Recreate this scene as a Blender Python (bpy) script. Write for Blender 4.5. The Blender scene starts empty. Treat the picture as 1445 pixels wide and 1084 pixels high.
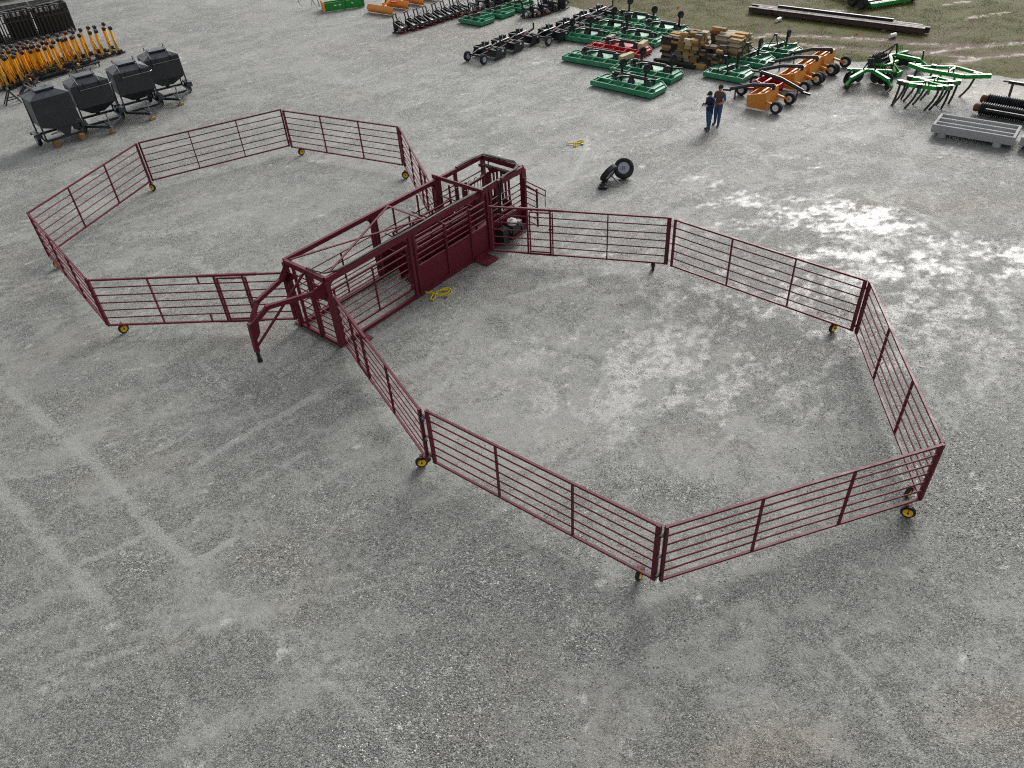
import bpy, math, random
import numpy as np
from mathutils import Vector, Matrix
random.seed(7)
RNG = np.random.default_rng(11)
SC = bpy.context.scene
COL = SC.collection
PI = math.pi

# ------------------------------------------------------------------ camera
F_PX, PITCH, ROLL, HCAM = 1070.5638, 0.686636, -0.0697807, 13.0773
IW, IH = 1445.0, 1084.0
cr, sr, cp, sp = math.cos(ROLL), math.sin(ROLL), math.cos(PITCH), math.sin(PITCH)
RIGHT = Vector((cr, sr*sp, sr*cp)); UP = Vector((-sr, cr*sp, cr*cp)); FWD = Vector((0, cp, -sp))
cam_d = bpy.data.cameras.new('camera'); cam = bpy.data.objects.new('camera', cam_d); COL.objects.link(cam)
cam_d.sensor_fit = 'HORIZONTAL'; cam_d.sensor_width = 36.0; cam_d.lens = F_PX/IW*36.0
cam_d.clip_start = 0.1; cam_d.clip_end = 3000
M = Matrix.Identity(4)
for i in range(3):
    M[i][0] = RIGHT[i]; M[i][1] = UP[i]; M[i][2] = -FWD[i]
M[2][3] = HCAM
cam.matrix_world = M
SC.camera = cam
SC.render.resolution_x, SC.render.resolution_y = 1024, 768

# ------------------------------------------------------------------ sky, sun, exposure
SUN_AZ, SUN_EL = math.radians(29), math.radians(31)      # azimuth clockwise from +Y
w = bpy.data.worlds.new('World'); SC.world = w; w.use_nodes = True
nt = w.node_tree; nt.nodes.clear()
sky = nt.nodes.new('ShaderNodeTexSky'); sky.sky_type = 'NISHITA'; sky.sun_disc = False
sky.sun_elevation = SUN_EL; sky.sun_rotation = SUN_AZ; sky.altitude = 50
sky.air_density = 1.0; sky.dust_density = 3.0; sky.ozone_density = 1.0
bw = nt.nodes.new('ShaderNodeRGBToBW'); mix = nt.nodes.new('ShaderNodeMix'); mix.data_type = 'RGBA'
mix.inputs[0].default_value = 0.84                           # thin overcast: most of the blue is gone
bg = nt.nodes.new('ShaderNodeBackground'); bg.inputs[1].default_value = 0.15
out = nt.nodes.new('ShaderNodeOutputWorld')
nt.links.new(sky.outputs[0], bw.inputs[0]); nt.links.new(sky.outputs[0], mix.inputs[6])
nt.links.new(bw.outputs[0], mix.inputs[7]); nt.links.new(mix.outputs[2], bg.inputs[0]); nt.links.new(bg.outputs[0], out.inputs[0])
sd = bpy.data.lights.new('sun', 'SUN'); sd.energy = 1.3; sd.angle = math.radians(24); sd.color = (1.0, 0.97, 0.93)
so = bpy.data.objects.new('sun', sd); COL.objects.link(so)
sdir = Vector((math.sin(SUN_AZ)*math.cos(SUN_EL), math.cos(SUN_AZ)*math.cos(SUN_EL), math.sin(SUN_EL)))
so.rotation_euler = (sdir).to_track_quat('Z', 'Y').to_euler(); so.location = (0, 0, 40)
SC.view_settings.view_transform = 'Standard'; SC.view_settings.look = 'None'
SC.view_settings.gamma = 1.0; SC.view_settings.use_curve_mapping = False
SC.view_settings.exposure = 0.72
SC.render.engine = 'CYCLES'
SC.cycles.max_bounces = 4; SC.cycles.diffuse_bounces = 2; SC.cycles.glossy_bounces = 2; SC.cycles.transmission_bounces = 1
SC.cycles.use_denoising = False; SC.cycles.filter_width = 1.15
try: SC.cycles.sampling_pattern = 'BLUE_NOISE'
except Exception: pass
SC.cycles.caustics_reflective = False; SC.cycles.caustics_refractive = False

# ------------------------------------------------------------------ helpers
def at(px, py, z=0.0):
    """photo pixel -> world point at height z (the height of what the thing touches)"""
    d = RIGHT*((px-IW/2)/F_PX) + UP*(-(py-IH/2)/F_PX) + FWD
    t = (z-HCAM)/d.z
    return Vector((d.x*t, d.y*t, z))
def ang(a, b): return math.atan2(b.y-a.y, b.x-a.x)
V = Vector

class MB:
    def __init__(s): s.v = []; s.f = []
    def add(s, vs, fs):
        n = len(s.v); s.v += [tuple(p) for p in vs]; s.f += [tuple(i+n for i in f) for f in fs]; return s
    def box(s, c, d, rz=0.0, R=None):
        c = V(c); hx, hy, hz = d[0]/2, d[1]/2, d[2]/2
        if R is None: R = Matrix.Rotation(rz, 3, 'Z')
        P = [c + R @ V((x, y, z)) for z in (-hz, hz) for x, y in ((-hx, -hy), (hx, -hy), (hx, hy), (-hx, hy))]
        return s.add(P, [(3, 2, 1, 0), (4, 5, 6, 7), (0, 1, 5, 4), (1, 2, 6, 5), (2, 3, 7, 6), (3, 0, 4, 7)])
    def bar(s, p, q, w=0.05, h=None, up=(0, 0, 1)):
        p, q = V(p), V(q); h = h or w; d = (q-p)
        if d.length < 1e-6: return s
        d.normalize(); u = V(up)
        if abs(d.dot(u)) > 0.98: u = V((0, 1, 0)) if abs(d.y) < .9 else V((1, 0, 0))
        r = d.cross(u).normalized(); u = r.cross(d).normalized()
        P = [o + r*(a*w/2) + u*(b*h/2) for o in (p, q) for a, b in ((-1, -1), (1, -1), (1, 1), (-1, 1))]
        return s.add(P, [(0, 1, 2, 3), (7, 6, 5, 4), (0, 4, 5, 1), (1, 5, 6, 2), (2, 6, 7, 3), (3, 7, 4, 0)])
    def tube(s, pts, r, n=8, caps=True, r2=None):
        pts = [V(p) for p in pts]; m = len(pts); rings = []
        prev = None
        for i, p in enumerate(pts):
            d = (pts[min(i+1, m-1)] - pts[max(i-1, 0)])
            d = d.normalized() if d.length > 1e-9 else V((0, 0, 1))
            if prev is None:
                a = V((0, 0, 1)) if abs(d.z) < .9 else V((1, 0, 0))
                x = d.cross(a).normalized()
            else:
                x = (prev - d*prev.dot(d))
                x = x.normalized() if x.length > 1e-6 else d.orthogonal().normalized()
            prev = x; y = d.cross(x)
            rr = r if r2 is None else r + (r2-r)*i/(m-1)
            rings.append([p + x*(rr*math.cos(2*PI*k/n)) + y*(rr*math.sin(2*PI*k/n)) for k in range(n)])
        vs = [q for g in rings for q in g]; fs = []
        for i in range(m-1):
            for k in range(n):
                a, b = i*n+k, i*n+(k+1) % n
                fs.append((a, b, b+n, a+n))
        if caps:
            fs.append(tuple(reversed(range(n)))); fs.append(tuple(range((m-1)*n, m*n)))
        return s.add(vs, fs)
    def lathe(s, c, axis, prof, n=20, caps=True):
        """prof: list of (distance along axis, radius)"""
        c = V(c); ax = V(axis).normalized(); x = ax.orthogonal().normalized(); y = ax.cross(x); m = len(prof)
        vs = [c + ax*a + (x*math.cos(2*PI*k/n) + y*math.sin(2*PI*k/n))*r for a, r in prof for k in range(n)]
        fs = []
        for i in range(m-1):
            for k in range(n):
                a, b = i*n+k, i*n+(k+1) % n
                fs.append((a, b, b+n, a+n))
        if caps: fs.append(tuple(reversed(range(n)))); fs.append(tuple(range((m-1)*n, m*n)))
        else:
            for k in range(n): fs.append(((m-1)*n+k, (m-1)*n+(k+1) % n, (k+1) % n, k))
        return s.add(vs, fs)
    def prism(s, poly, h0, h1, top=None):
        """poly in xy, from z=h0 to z=h1 (top: other outline at h1)"""
        n = len(poly); t = top or poly
        vs = [(x, y, h0) for x, y in poly] + [(x, y, h1) for x, y in t]
        fs = [tuple(reversed(range(n))), tuple(range(n, 2*n))] + [(i, (i+1) % n, (i+1) % n+n, i+n) for i in range(n)]
        return s.add(vs, fs)
    def plate(s, pts, nrm, th):
        """flat polygon of 3-D points given thickness th along nrm"""
        nrm = V(nrm).normalized()*th/2; n = len(pts); P = [V(p) for p in pts]
        return s.add([p-nrm for p in P]+[p+nrm for p in P],
                     [tuple(reversed(range(n))), tuple(range(n, 2*n))] + [(i, (i+1) % n, (i+1) % n+n, i+n) for i in range(n)])
    def mesh(s, name, mat, smooth=False):
        me = bpy.data.meshes.new(name); me.from_pydata(s.v, [], s.f); me.update()
        import bmesh
        bm = bmesh.new(); bm.from_mesh(me); bmesh.ops.recalc_face_normals(bm, faces=bm.faces); bm.to_mesh(me); bm.free()
        if mat: me.materials.append(mat)
        if smooth:
            me.polygons.foreach_set('use_smooth', [True]*len(me.polygons))
            try: me.set_sharp_from_angle(angle=math.radians(40))
            except Exception: pass
        return me
    def build(s, name, mat, parent=None, smooth=False):
        return put(name, s.mesh(name, mat, smooth), parent)

def put(name, me, parent=None, loc=(0, 0, 0), rz=0.0):
    o = bpy.data.objects.new(name, me); COL.objects.link(o)
    o.location = loc; o.rotation_euler = (0, 0, rz)
    if parent is not None: o.parent = parent
    return o
def tag(o, label, cat, group=None, kind=None):
    if label: o['label'] = label
    if cat: o['category'] = cat
    if group: o['group'] = group
    if kind or cat: o['kind'] = kind or 'thing'
    return o
def thing(name, label, cat, loc=(0, 0, 0), rz=0.0, group=None):
    o = bpy.data.objects.new(name, None); COL.objects.link(o); o.empty_display_size = .2
    o.location = loc; o.rotation_euler = (0, 0, rz)
    return tag(o, label, cat, group)
def copy_tree(o, parent=None, kids={}):
    c = o.copy(); COL.objects.link(c)
    if parent is not None: c.parent = parent
    for ch in list(KIDS(o)): copy_tree(ch, c)
    return c
def KIDS(o): return [x for x in bpy.data.objects if x.parent == o]
def dup(src, kidmap, label, loc, rz, group=None):
    """copy of a thing with its parts and sub-parts; kidmap = tree(src)"""
    r = src.copy(); COL.objects.link(r); r.location = loc; r.rotation_euler = (0, 0, rz)
    r['label'] = label
    if group: r['group'] = group
    for ch, subs in kidmap:
        c = ch.copy(); COL.objects.link(c); c.parent = r
        for sb in subs:
            d = sb.copy(); COL.objects.link(d); d.parent = c
    return r
def tree(src): return [(c, KIDS(c)) for c in KIDS(src)]

# ------------------------------------------------------------------ materials
def new_mat(name):
    m = bpy.data.materials.new(name); m.use_nodes = True
    t = m.node_tree; b = t.nodes['Principled BSDF']; return m, t, b
def N(t, kind, **kw):
    n = t.nodes.new(kind)
    for k, v in kw.items():
        if k.startswith('i_'): n.inputs[k[2:].replace('_', ' ')].default_value = v
        else: setattr(n, k, v)
    return n
def mixc(t, fac, a, b, mode='MIX'):
    n = t.nodes.new('ShaderNodeMix'); n.data_type = 'RGBA'; n.blend_type = mode
    for i, x in ((0, fac), (6, a), (7, b)):
        if hasattr(x, 'links'): t.links.new(x, n.inputs[i])
        elif i == 0: n.inputs[0].default_value = x
        else: n.inputs[i].default_value = (*x, 1) if len(x) == 3 else x
    return n.outputs[2]
def math_(t, op, a, b=0.0, c=None, clamp=False):
    n = t.nodes.new('ShaderNodeMath'); n.operation = op; n.use_clamp = clamp
    for i, x in enumerate((a, b) if c is None else (a, b, c)):
        if hasattr(x, 'links'): t.links.new(x, n.inputs[i])
        else: n.inputs[i].default_value = x
    return n.outputs[0]
def ramp(t, x, lo, hi, a=0.0, b=1.0, smooth=False):
    n = t.nodes.new('ShaderNodeMapRange'); n.clamp = True
    if smooth: n.interpolation_type = 'SMOOTHSTEP'
    t.links.new(x, n.inputs[0])
    for i, v in enumerate((lo, hi, a, b)): n.inputs[i+1].default_value = v
    return n.outputs[0]

def paint(name, col, rough=0.4, metal=0.0, dust=0.25, dust_sheen_col=(0.30, 0.29, 0.27), spec=0.5, chips=None, scale=3.0, coat=0.0):
    m, t, b = new_mat(name)
    tc = N(t, 'ShaderNodeTexCoord'); oi = N(t, 'ShaderNodeObjectInfo')
    off = N(t, 'ShaderNodeVectorMath', operation='SCALE'); t.links.new(oi.outputs['Location'], off.inputs[0]); off.inputs[3].default_value = 1.7
    ad = N(t, 'ShaderNodeVectorMath', operation='ADD'); t.links.new(tc.outputs['Object'], ad.inputs[0]); t.links.new(off.outputs[0], ad.inputs[1])
    n1 = N(t, 'ShaderNodeTexNoise', i_Scale=scale, i_Detail=6.0, i_Roughness=0.65); t.links.new(ad.outputs[0], n1.inputs['Vector'])
    n2 = N(t, 'ShaderNodeTexNoise', i_Scale=scale*9, i_Detail=3.0); t.links.new(ad.outputs[0], n2.inputs['Vector'])
    geo = N(t, 'ShaderNodeNewGeometry'); sx = N(t, 'ShaderNodeSeparateXYZ'); t.links.new(geo.outputs['Normal'], sx.inputs[0])
    d = ramp(t, n1.outputs[0], .42, .72, 0, 1, True)
    upf = ramp(t, sx.outputs[2], -.1, .9, .35, 1.0)                  # dust, and the cutters' painted sky sheen, lie on faces that point up
    df = math_(t, 'MULTIPLY', math_(t, 'MULTIPLY', d, upf), dust)
    var = ramp(t, n2.outputs[0], .3, .7, .82, 1.15)
    rnd = ramp(t, oi.outputs['Random'], 0, 1, .90, 1.10)
    hv = math_(t, 'MULTIPLY', var, rnd)
    sc = N(t, 'ShaderNodeVectorMath', operation='SCALE'); sc.inputs[0].default_value = col; t.links.new(hv, sc.inputs[3])
    c = mixc(t, df, sc.outputs[0], dust_sheen_col)
    if chips:
        n3 = N(t, 'ShaderNodeTexNoise', i_Scale=scale*5, i_Detail=8.0, i_Roughness=0.7); t.links.new(ad.outputs[0], n3.inputs['Vector'])
        c = mixc(t, ramp(t, n3.outputs[0], chips[1], chips[1]+.06), c, chips[0])
    t.links.new(c, b.inputs['Base Color'])
    rg = ramp(t, n1.outputs[0], .3, .75, max(rough-.08, .05), min(rough+.22, 1)); t.links.new(rg, b.inputs['Roughness'])
    b.inputs['Metallic'].default_value = metal; b.inputs['Specular IOR Level'].default_value = spec
    b.inputs['Coat Weight'].default_value = coat
    bp = N(t, 'ShaderNodeBump', i_Strength=0.08, i_Distance=0.01); t.links.new(n2.outputs[0], bp.inputs['Height']); t.links.new(bp.outputs[0], b.inputs['Normal'])
    return m

MAROON = paint('maroon_paint', (0.104, 0.0060, 0.0155), .46, dust=.08, spec=.36, dust_sheen_col=(.26, .19, .18))
MAROON_D = paint('maroon_sheet', (0.112, 0.0055, 0.016), .46, dust=.05, spec=.34, dust_sheen_col=(.2, .14, .13))
BLACK = paint('black_paint', (0.012, 0.013, 0.016), .42, dust=.12, spec=.45)
BLACK_G = paint('black_gloss', (0.010, 0.011, 0.014), .28, dust=.10, spec=.55)
FEED = paint('charcoal_feeder_paint', (0.010, 0.014, 0.019), .32, dust=.12, spec=.7, dust_sheen_col=(.11, .135, .16))  # bluish tint, strongest on faces that point up
RUBBER = paint('rubber', (0.016, 0.016, 0.017), .75, dust=.35, spec=.3, dust_sheen_col=(.17, .165, .155))
HOSE = paint('black_hose', (0.010, 0.010, 0.011), .45, dust=.08)
YRIM = paint('yellow_rim', (0.80, 0.50, 0.008), .45, dust=.15)
DIGY = paint('yellow_boom', (0.90, 0.40, 0.010), .45, dust=.12, chips=((.05, .04, .03), .70))
ORANGE = paint('orange_paint', (0.68, 0.245, 0.026), .45, dust=.22, chips=((.16, .1, .06), .70))
CUTG = paint('cutter_green', (0.020, 0.205, 0.088), .36, dust=.55, spec=.5, dust_sheen_col=(.26, .50, .41))  # pale green lift on upward faces is sky reflection put into the colour
PLOWG = paint('bright_green', (0.006, 0.25, 0.026), .40, dust=.2, spec=.45)
RED = paint('red_paint', (0.42, 0.012, 0.016), .40, dust=.22)
STEEL = paint('bare_steel', (0.30, 0.30, 0.31), .35, metal=.85, dust=.15)
GREYRIM = paint('grey_rim', (0.38, 0.41, 0.46), .5, dust=.2)
WHITE = paint('white_paint', (0.72, 0.72, 0.70), .45, dust=.15)
CONC = paint('concrete', (0.36, 0.365, 0.36), .85, dust=.35, dust_sheen_col=(.22, .215, .20), spec=.25, scale=2.0)
DARKCAGE = paint('weathered_cage', (0.026, 0.024, 0.020), .6, dust=.3, dust_sheen_col=(.10, .09, .075), spec=.4)
RUSTB = paint('mill_scale_beam', (0.060, 0.040, 0.037), .6, dust=.35, dust_sheen_col=(.12, .085, .075), spec=.35)
RUSTY = paint('rusty_iron', (0.16, 0.065, 0.03), .8, dust=.4, dust_sheen_col=(.2, .11, .06), spec=.25)
YSTRAP = paint('yellow_strap', (0.70, 0.55, 0.02), .6, dust=.08)
ORF = paint('orange_flag', (0.75, 0.10, 0.02), .7, dust=0)
JEANS = paint('denim', (0.045, 0.085, 0.16), .9, dust=.15, spec=.2, dust_sheen_col=(.12, .16, .22))
JACKET = paint('navy_jacket', (0.008, 0.018, 0.055), .75, dust=.05, spec=.25)
VEST = paint('brown_vest', (0.105, 0.066, 0.045), .9, dust=.1, spec=.2)
BLUET = paint('blue_shirt', (0.025, 0.12, 0.24), .9, dust=.05, spec=.2)
SKIN = paint('skin', (0.42, 0.22, 0.15), .55, dust=.0, spec=.4)
SHOE = paint('brown_boot', (0.075, 0.055, 0.042), .8, dust=.3, spec=.25)
CAPM = paint('charcoal_cap', (0.022, 0.024, 0.026), .9, dust=.05, spec=.2)
HAIR = paint('dark_hair', (0.03, 0.02, 0.014), .7, dust=0)
LENS = paint('dark_eye', (0.01, 0.008, 0.007), .2, dust=0)
LIPM = paint('lip', (0.32, 0.12, 0.10), .5, dust=0)

def wood_mat(name, col, col2, rough=.85):
    m, t, b = new_mat(name)
    tc = N(t, 'ShaderNodeTexCoord'); oi = N(t, 'ShaderNodeObjectInfo')
    mp = N(t, 'ShaderNodeMapping'); mp.inputs['Scale'].default_value = (1.5, 14, 14)
    t.links.new(tc.outputs['Object'], mp.inputs[0])
    ad = N(t, 'ShaderNodeVectorMath', operation='ADD'); t.links.new(mp.outputs[0], ad.inputs[0])
    cb = N(t, 'ShaderNodeCombineXYZ'); t.links.new(math_(t, 'MULTIPLY', oi.outputs['Random'], 50.0), cb.inputs[0]); t.links.new(cb.outputs[0], ad.inputs[1])
    n1 = N(t, 'ShaderNodeTexNoise', i_Scale=2.0, i_Detail=6.0, i_Roughness=.7); t.links.new(ad.outputs[0], n1.inputs['Vector'])
    c = mixc(t, ramp(t, n1.outputs[0], .3, .7), col, col2)
    br = ramp(t, oi.outputs['Random'], 0, 1, .55, 1.25)
    sc = N(t, 'ShaderNodeVectorMath', operation='SCALE'); t.links.new(c, sc.inputs[0]); t.links.new(br, sc.inputs[3])
    t.links.new(sc.outputs[0], b.inputs['Base Color']); b.inputs['Roughness'].default_value = rough
    bp = N(t, 'ShaderNodeBump', i_Strength=.3, i_Distance=.01); t.links.new(n1.outputs[0], bp.inputs['Height']); t.links.new(bp.outputs[0], b.inputs['Normal'])
    return m
WOOD = wood_mat('sawn_wood', (0.46, 0.28, 0.10), (0.20, 0.105, 0.035))
WOODP = wood_mat('pale_plank', (0.60, 0.50, 0.33), (0.36, 0.27, 0.15))
WOODG = wood_mat('grey_plank', (0.22, 0.19, 0.15), (0.10, 0.085, 0.065))
WOODD = wood_mat('dark_timber', (0.045, 0.036, 0.028), (0.02, 0.016, 0.013))
WOODR = wood_mat('red_timber', (0.30, 0.085, 0.045), (0.16, 0.05, 0.03))

# ------------------------------------------------------------------ ground: one sheet, gravel yard + turf beyond
_T = RNG.random((512, 512))
def vnoise(x, y, s=0):
    x = x + s*37.17; y = y + s*91.73
    xi = np.floor(x).astype(int); yi = np.floor(y).astype(int); fx = x-xi; fy = y-yi
    fx = fx*fx*(3-2*fx); fy = fy*fy*(3-2*fy)
    a = _T[xi % 512, yi % 512]; b = _T[(xi+1) % 512, yi % 512]; c = _T[xi % 512, (yi+1) % 512]; d = _T[(xi+1) % 512, (yi+1) % 512]
    return (a*(1-fx)+b*fx)*(1-fy) + (c*(1-fx)+d*fx)*fy
def fbm(x, y, f, s=0, o=4, g=.55):
    t = 0; a = 1; n = 0
    for k in range(o):
        t = t + a*vnoise(x*f, y*f, s+k*3); n += a; a *= g; f *= 2.03
    return t/n
def sstep(x, a, b):
    t = np.clip((x-a)/(b-a), 0, 1); return t*t*(3-2*t)
def seg_dist(X, Y, pts):
    best = np.full(X.shape, 1e9); along = np.zeros(X.shape)
    for p, q in zip(pts[:-1], pts[1:]):
        dx, dy = q.x-p.x, q.y-p.y; L2 = dx*dx+dy*dy+1e-9
        t = np.clip(((X-p.x)*dx+(Y-p.y)*dy)/L2, 0, 1)
        d = np.hypot(X-p.x-t*dx, Y-p.y-t*dy); k = d < best; best = np.where(k, d, best)
    return best
def px_line(*pp): return [at(*p) for p in pp]
def gauss(X, Y, px, py, rx, ry=None, rot=0.0):
    c = at(px, py); ry = ry or rx; dx, dy = X-c.x, Y-c.y
    a = dx*math.cos(rot)+dy*math.sin(rot); b = -dx*math.sin(rot)+dy*math.cos(rot)
    return np.exp(-(a/rx)**2-(b/ry)**2)

EDGE = px_line((735, -20), (790, 8), (850, 20), (905, 34), (985, 48), (1045, 62), (1120, 74), (1165, 84), (1230, 88), (1290, 96), (1350, 101), (1445, 112), (1560, 126), (1800, 150))
def turf_side(X, Y):
    """signed distance to the turf edge, positive on the turf"""
    d = seg_dist(X, Y, EDGE)
    ex = np.array([p.x for p in EDGE]); ey = np.array([p.y for p in EDGE])
    # the edge runs down to the right (x grows, y falls): turf lies above it
    yy = np.interp(X, ex, ey, left=ey[0]+200, right=ey[-1]-40)
    return np.where(Y > yy, d, -d)

DUST_LINES = [  # (pixel polyline, half width m, strength): pale wheel tracks and scrapes left in the fines
    ([(0, 535), (60, 590), (140, 660), (205, 735), (268, 797)], .22, 1.0),
    ([(-20, 672), (40, 735), (95, 800), (165, 880)], .26, .85),
    ([(268, 797), (300, 782), (330, 762)], .14, .8), ([(95, 800), (150, 782), (205, 755)], .14, .7),
    ([(88, 775), (120, 750), (158, 715)], .13, .65), ([(0, 678), (55, 670), (110, 655)], .13, .55),
    ([(330, 700), (380, 668), (430, 640)], .22, .75), ([(280, 655), (330, 625), (400, 585), (450, 555)], .20, .7),
    ([(210, 640), (280, 605), (340, 590)], .14, .5), ([(160, 650), (210, 625), (260, 600)], .12, .45),
    ([(190, 560), (300, 530), (380, 520)], .2, .35), ([(440, 690), (500, 655), (560, 640)], .2, .4),
    ([(60, 620), (110, 600), (150, 590)], .14, .4), ([(600, 560), (700, 500), (760, 470)], .3, .4),
    ([(268, 797), (330, 860), (370, 884), (450, 950), (541, 1032), (590, 1084)], .22, .42), ([(165, 880), (230, 960), (300, 1040)], .24, .35),
    ([(105, 870), (140, 850), (150, 845)], .16, .6), ([(290, 930), (340, 895), (420, 815)], .14, .3), ([(452, 915), (500, 960), (545, 1005)], .14, .45),
    ([(1165, 890), (1220, 960), (1270, 1030), (1310, 1084)], .16, .45), ([(1290, 950), (1330, 1010)], .22, .3),
    ([(1210, 880), (1290, 960), (1340, 1040)], .12, .35), ([(960, 560), (900, 600), (860, 660)], .3, .35),
    ([(340, 300), (260, 325), (180, 330)], .5, .55), ([(300, 385), (230, 350), (160, 380)], .5, .45),
    ([(690, 500), (650, 470), (620, 460)], .2, .3), ([(330, 860), (420, 900), (560, 960)], .3, .3),
    ([(700, 180), (640, 130), (420, 110), (300, 60)], 1.0, .25), ([(560, 290), (480, 250), (330, 250)], .8, .3),
    ([(880, 640), (930, 560), (960, 500)], .25, .4), ([(1050, 620), (1100, 560), (1180, 520)], .25, .4),
    ([(1230, 420), (1280, 500), (1340, 590)], .35, .5), ([(1360, 330), (1400, 420), (1445, 480)], .4, .4),
]
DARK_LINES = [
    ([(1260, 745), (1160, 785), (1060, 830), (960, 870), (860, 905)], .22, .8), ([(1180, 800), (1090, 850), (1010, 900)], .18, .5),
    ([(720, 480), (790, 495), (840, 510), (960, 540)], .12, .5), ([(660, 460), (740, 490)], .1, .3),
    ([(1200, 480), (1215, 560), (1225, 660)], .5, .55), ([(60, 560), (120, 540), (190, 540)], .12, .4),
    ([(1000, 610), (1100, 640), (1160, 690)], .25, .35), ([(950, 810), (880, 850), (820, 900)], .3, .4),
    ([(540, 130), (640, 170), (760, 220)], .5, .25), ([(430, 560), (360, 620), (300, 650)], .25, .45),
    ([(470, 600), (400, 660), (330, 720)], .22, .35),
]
COARSE = [(700, 815, 2.2, 1.3), (760, 850, 1.2, .8), (640, 985, 1.5, .9), (560, 1040, 1.6, .9), (1390, 690, 2.0, 2.2), (1240, 470, 1.3, 2.6),
          (380, 790, .8, .6), (190, 800, .9, .7), (300, 540, 1.3, .7), (1290, 660, .8, 1.2), (820, 930, .8, .5), (330, 560, 1.5, .6), (950, 690, 1.6, .8), (480, 720, 1.5, 1.0)]
WET_GLINT = [  # pixel, radii, turn, strength: films of water on pale fines, sun glint partly put into the colour
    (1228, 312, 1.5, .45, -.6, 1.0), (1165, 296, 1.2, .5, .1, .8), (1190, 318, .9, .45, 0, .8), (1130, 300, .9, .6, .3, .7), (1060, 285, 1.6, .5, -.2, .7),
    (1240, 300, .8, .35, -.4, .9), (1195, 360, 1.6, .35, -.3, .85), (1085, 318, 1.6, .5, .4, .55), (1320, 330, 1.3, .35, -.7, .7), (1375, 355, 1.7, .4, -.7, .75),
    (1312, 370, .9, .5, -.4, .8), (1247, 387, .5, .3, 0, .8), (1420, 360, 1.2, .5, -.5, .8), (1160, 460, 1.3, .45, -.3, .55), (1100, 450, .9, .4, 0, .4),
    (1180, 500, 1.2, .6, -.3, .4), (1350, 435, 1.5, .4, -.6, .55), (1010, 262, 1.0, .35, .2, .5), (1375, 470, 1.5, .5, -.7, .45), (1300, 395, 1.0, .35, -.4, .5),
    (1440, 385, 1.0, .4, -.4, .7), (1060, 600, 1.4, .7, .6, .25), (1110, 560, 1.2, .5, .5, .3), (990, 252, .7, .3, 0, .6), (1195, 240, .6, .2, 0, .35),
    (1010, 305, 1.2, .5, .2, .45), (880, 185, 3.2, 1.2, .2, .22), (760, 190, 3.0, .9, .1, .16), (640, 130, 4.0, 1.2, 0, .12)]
RUTS = [[(1040, 50), (1085, 50), (1130, 49), (1167, 52.3), (1252, 55.6), (1317, 63), (1387, 64.7), (1445, 60), (1520, 54)],
        [(1060, 62), (1130, 63.2), (1204, 67.6), (1291, 74), (1383, 80.7), (1445, 75), (1530, 66)],
        [(1322, 93.7), (1387, 81), (1445, 75)], [(1315, 74), (1370, 65.4)], [(1000, 60), (1040, 62), (1090, 72)]]
PUDDLE = [[(1090, 48.5), (1165, 51)], [(1185, 52), (1250, 54.5)], [(1290, 60), (1350, 62.5)], [(1390, 63.5), (1445, 59.5)], [(1315, 74), (1370, 65.6)], [(1322, 93.5), (1385, 81.5), (1445, 75.5)],
          [(1130, 62.6), (1150, 64)], [(1166, 65.5), (1190, 66.5)], [(1240, 71), (1300, 73)], [(1340, 79), (1375, 80)], [(1335, 7), (1368, 2)], [(1175, 15), (1195, 15.5)], [(1265, 11), (1280, 12)], [(900, 24), (915, 27)],
          [(1345, 30), (1420, 18)], [(1250, 82), (1270, 83)], [(1065, 53), (1085, 50)]]

_rs = np.random.default_rng(5)
SCUFFS = []
for k in range(130):
    x0, y0 = _rs.uniform(-20, 22), _rs.uniform(6, 44) if k % 2 else _rs.uniform(6, 24)
    a = math.radians(_rs.choice([33, 40, -40, -46, 62, 20, 8])+_rs.normal(0, 7)); cv = _rs.normal(0, .05); st = _rs.uniform(.5, 1.4)
    pts = [V((x0, y0, 0))]
    for i in range(6): a += cv; pts.append(pts[-1]+V((math.cos(a), math.sin(a), 0))*st)
    s_ = _rs.uniform(.25, .7)*(1 if _rs.random() < .68 else -.8)*(.55 if y0 < 15 else 1.0); hw = _rs.uniform(.035, .11)
    SCUFFS.append((pts, hw, s_))
    if k % 3 == 0:      # its twin, a track width away
        n_ = V((-math.sin(a), math.cos(a), 0))*_rs.choice([.42, 1.55]); SCUFFS.append(([p_+n_ for p_ in pts], hw, s_*.8))
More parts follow.
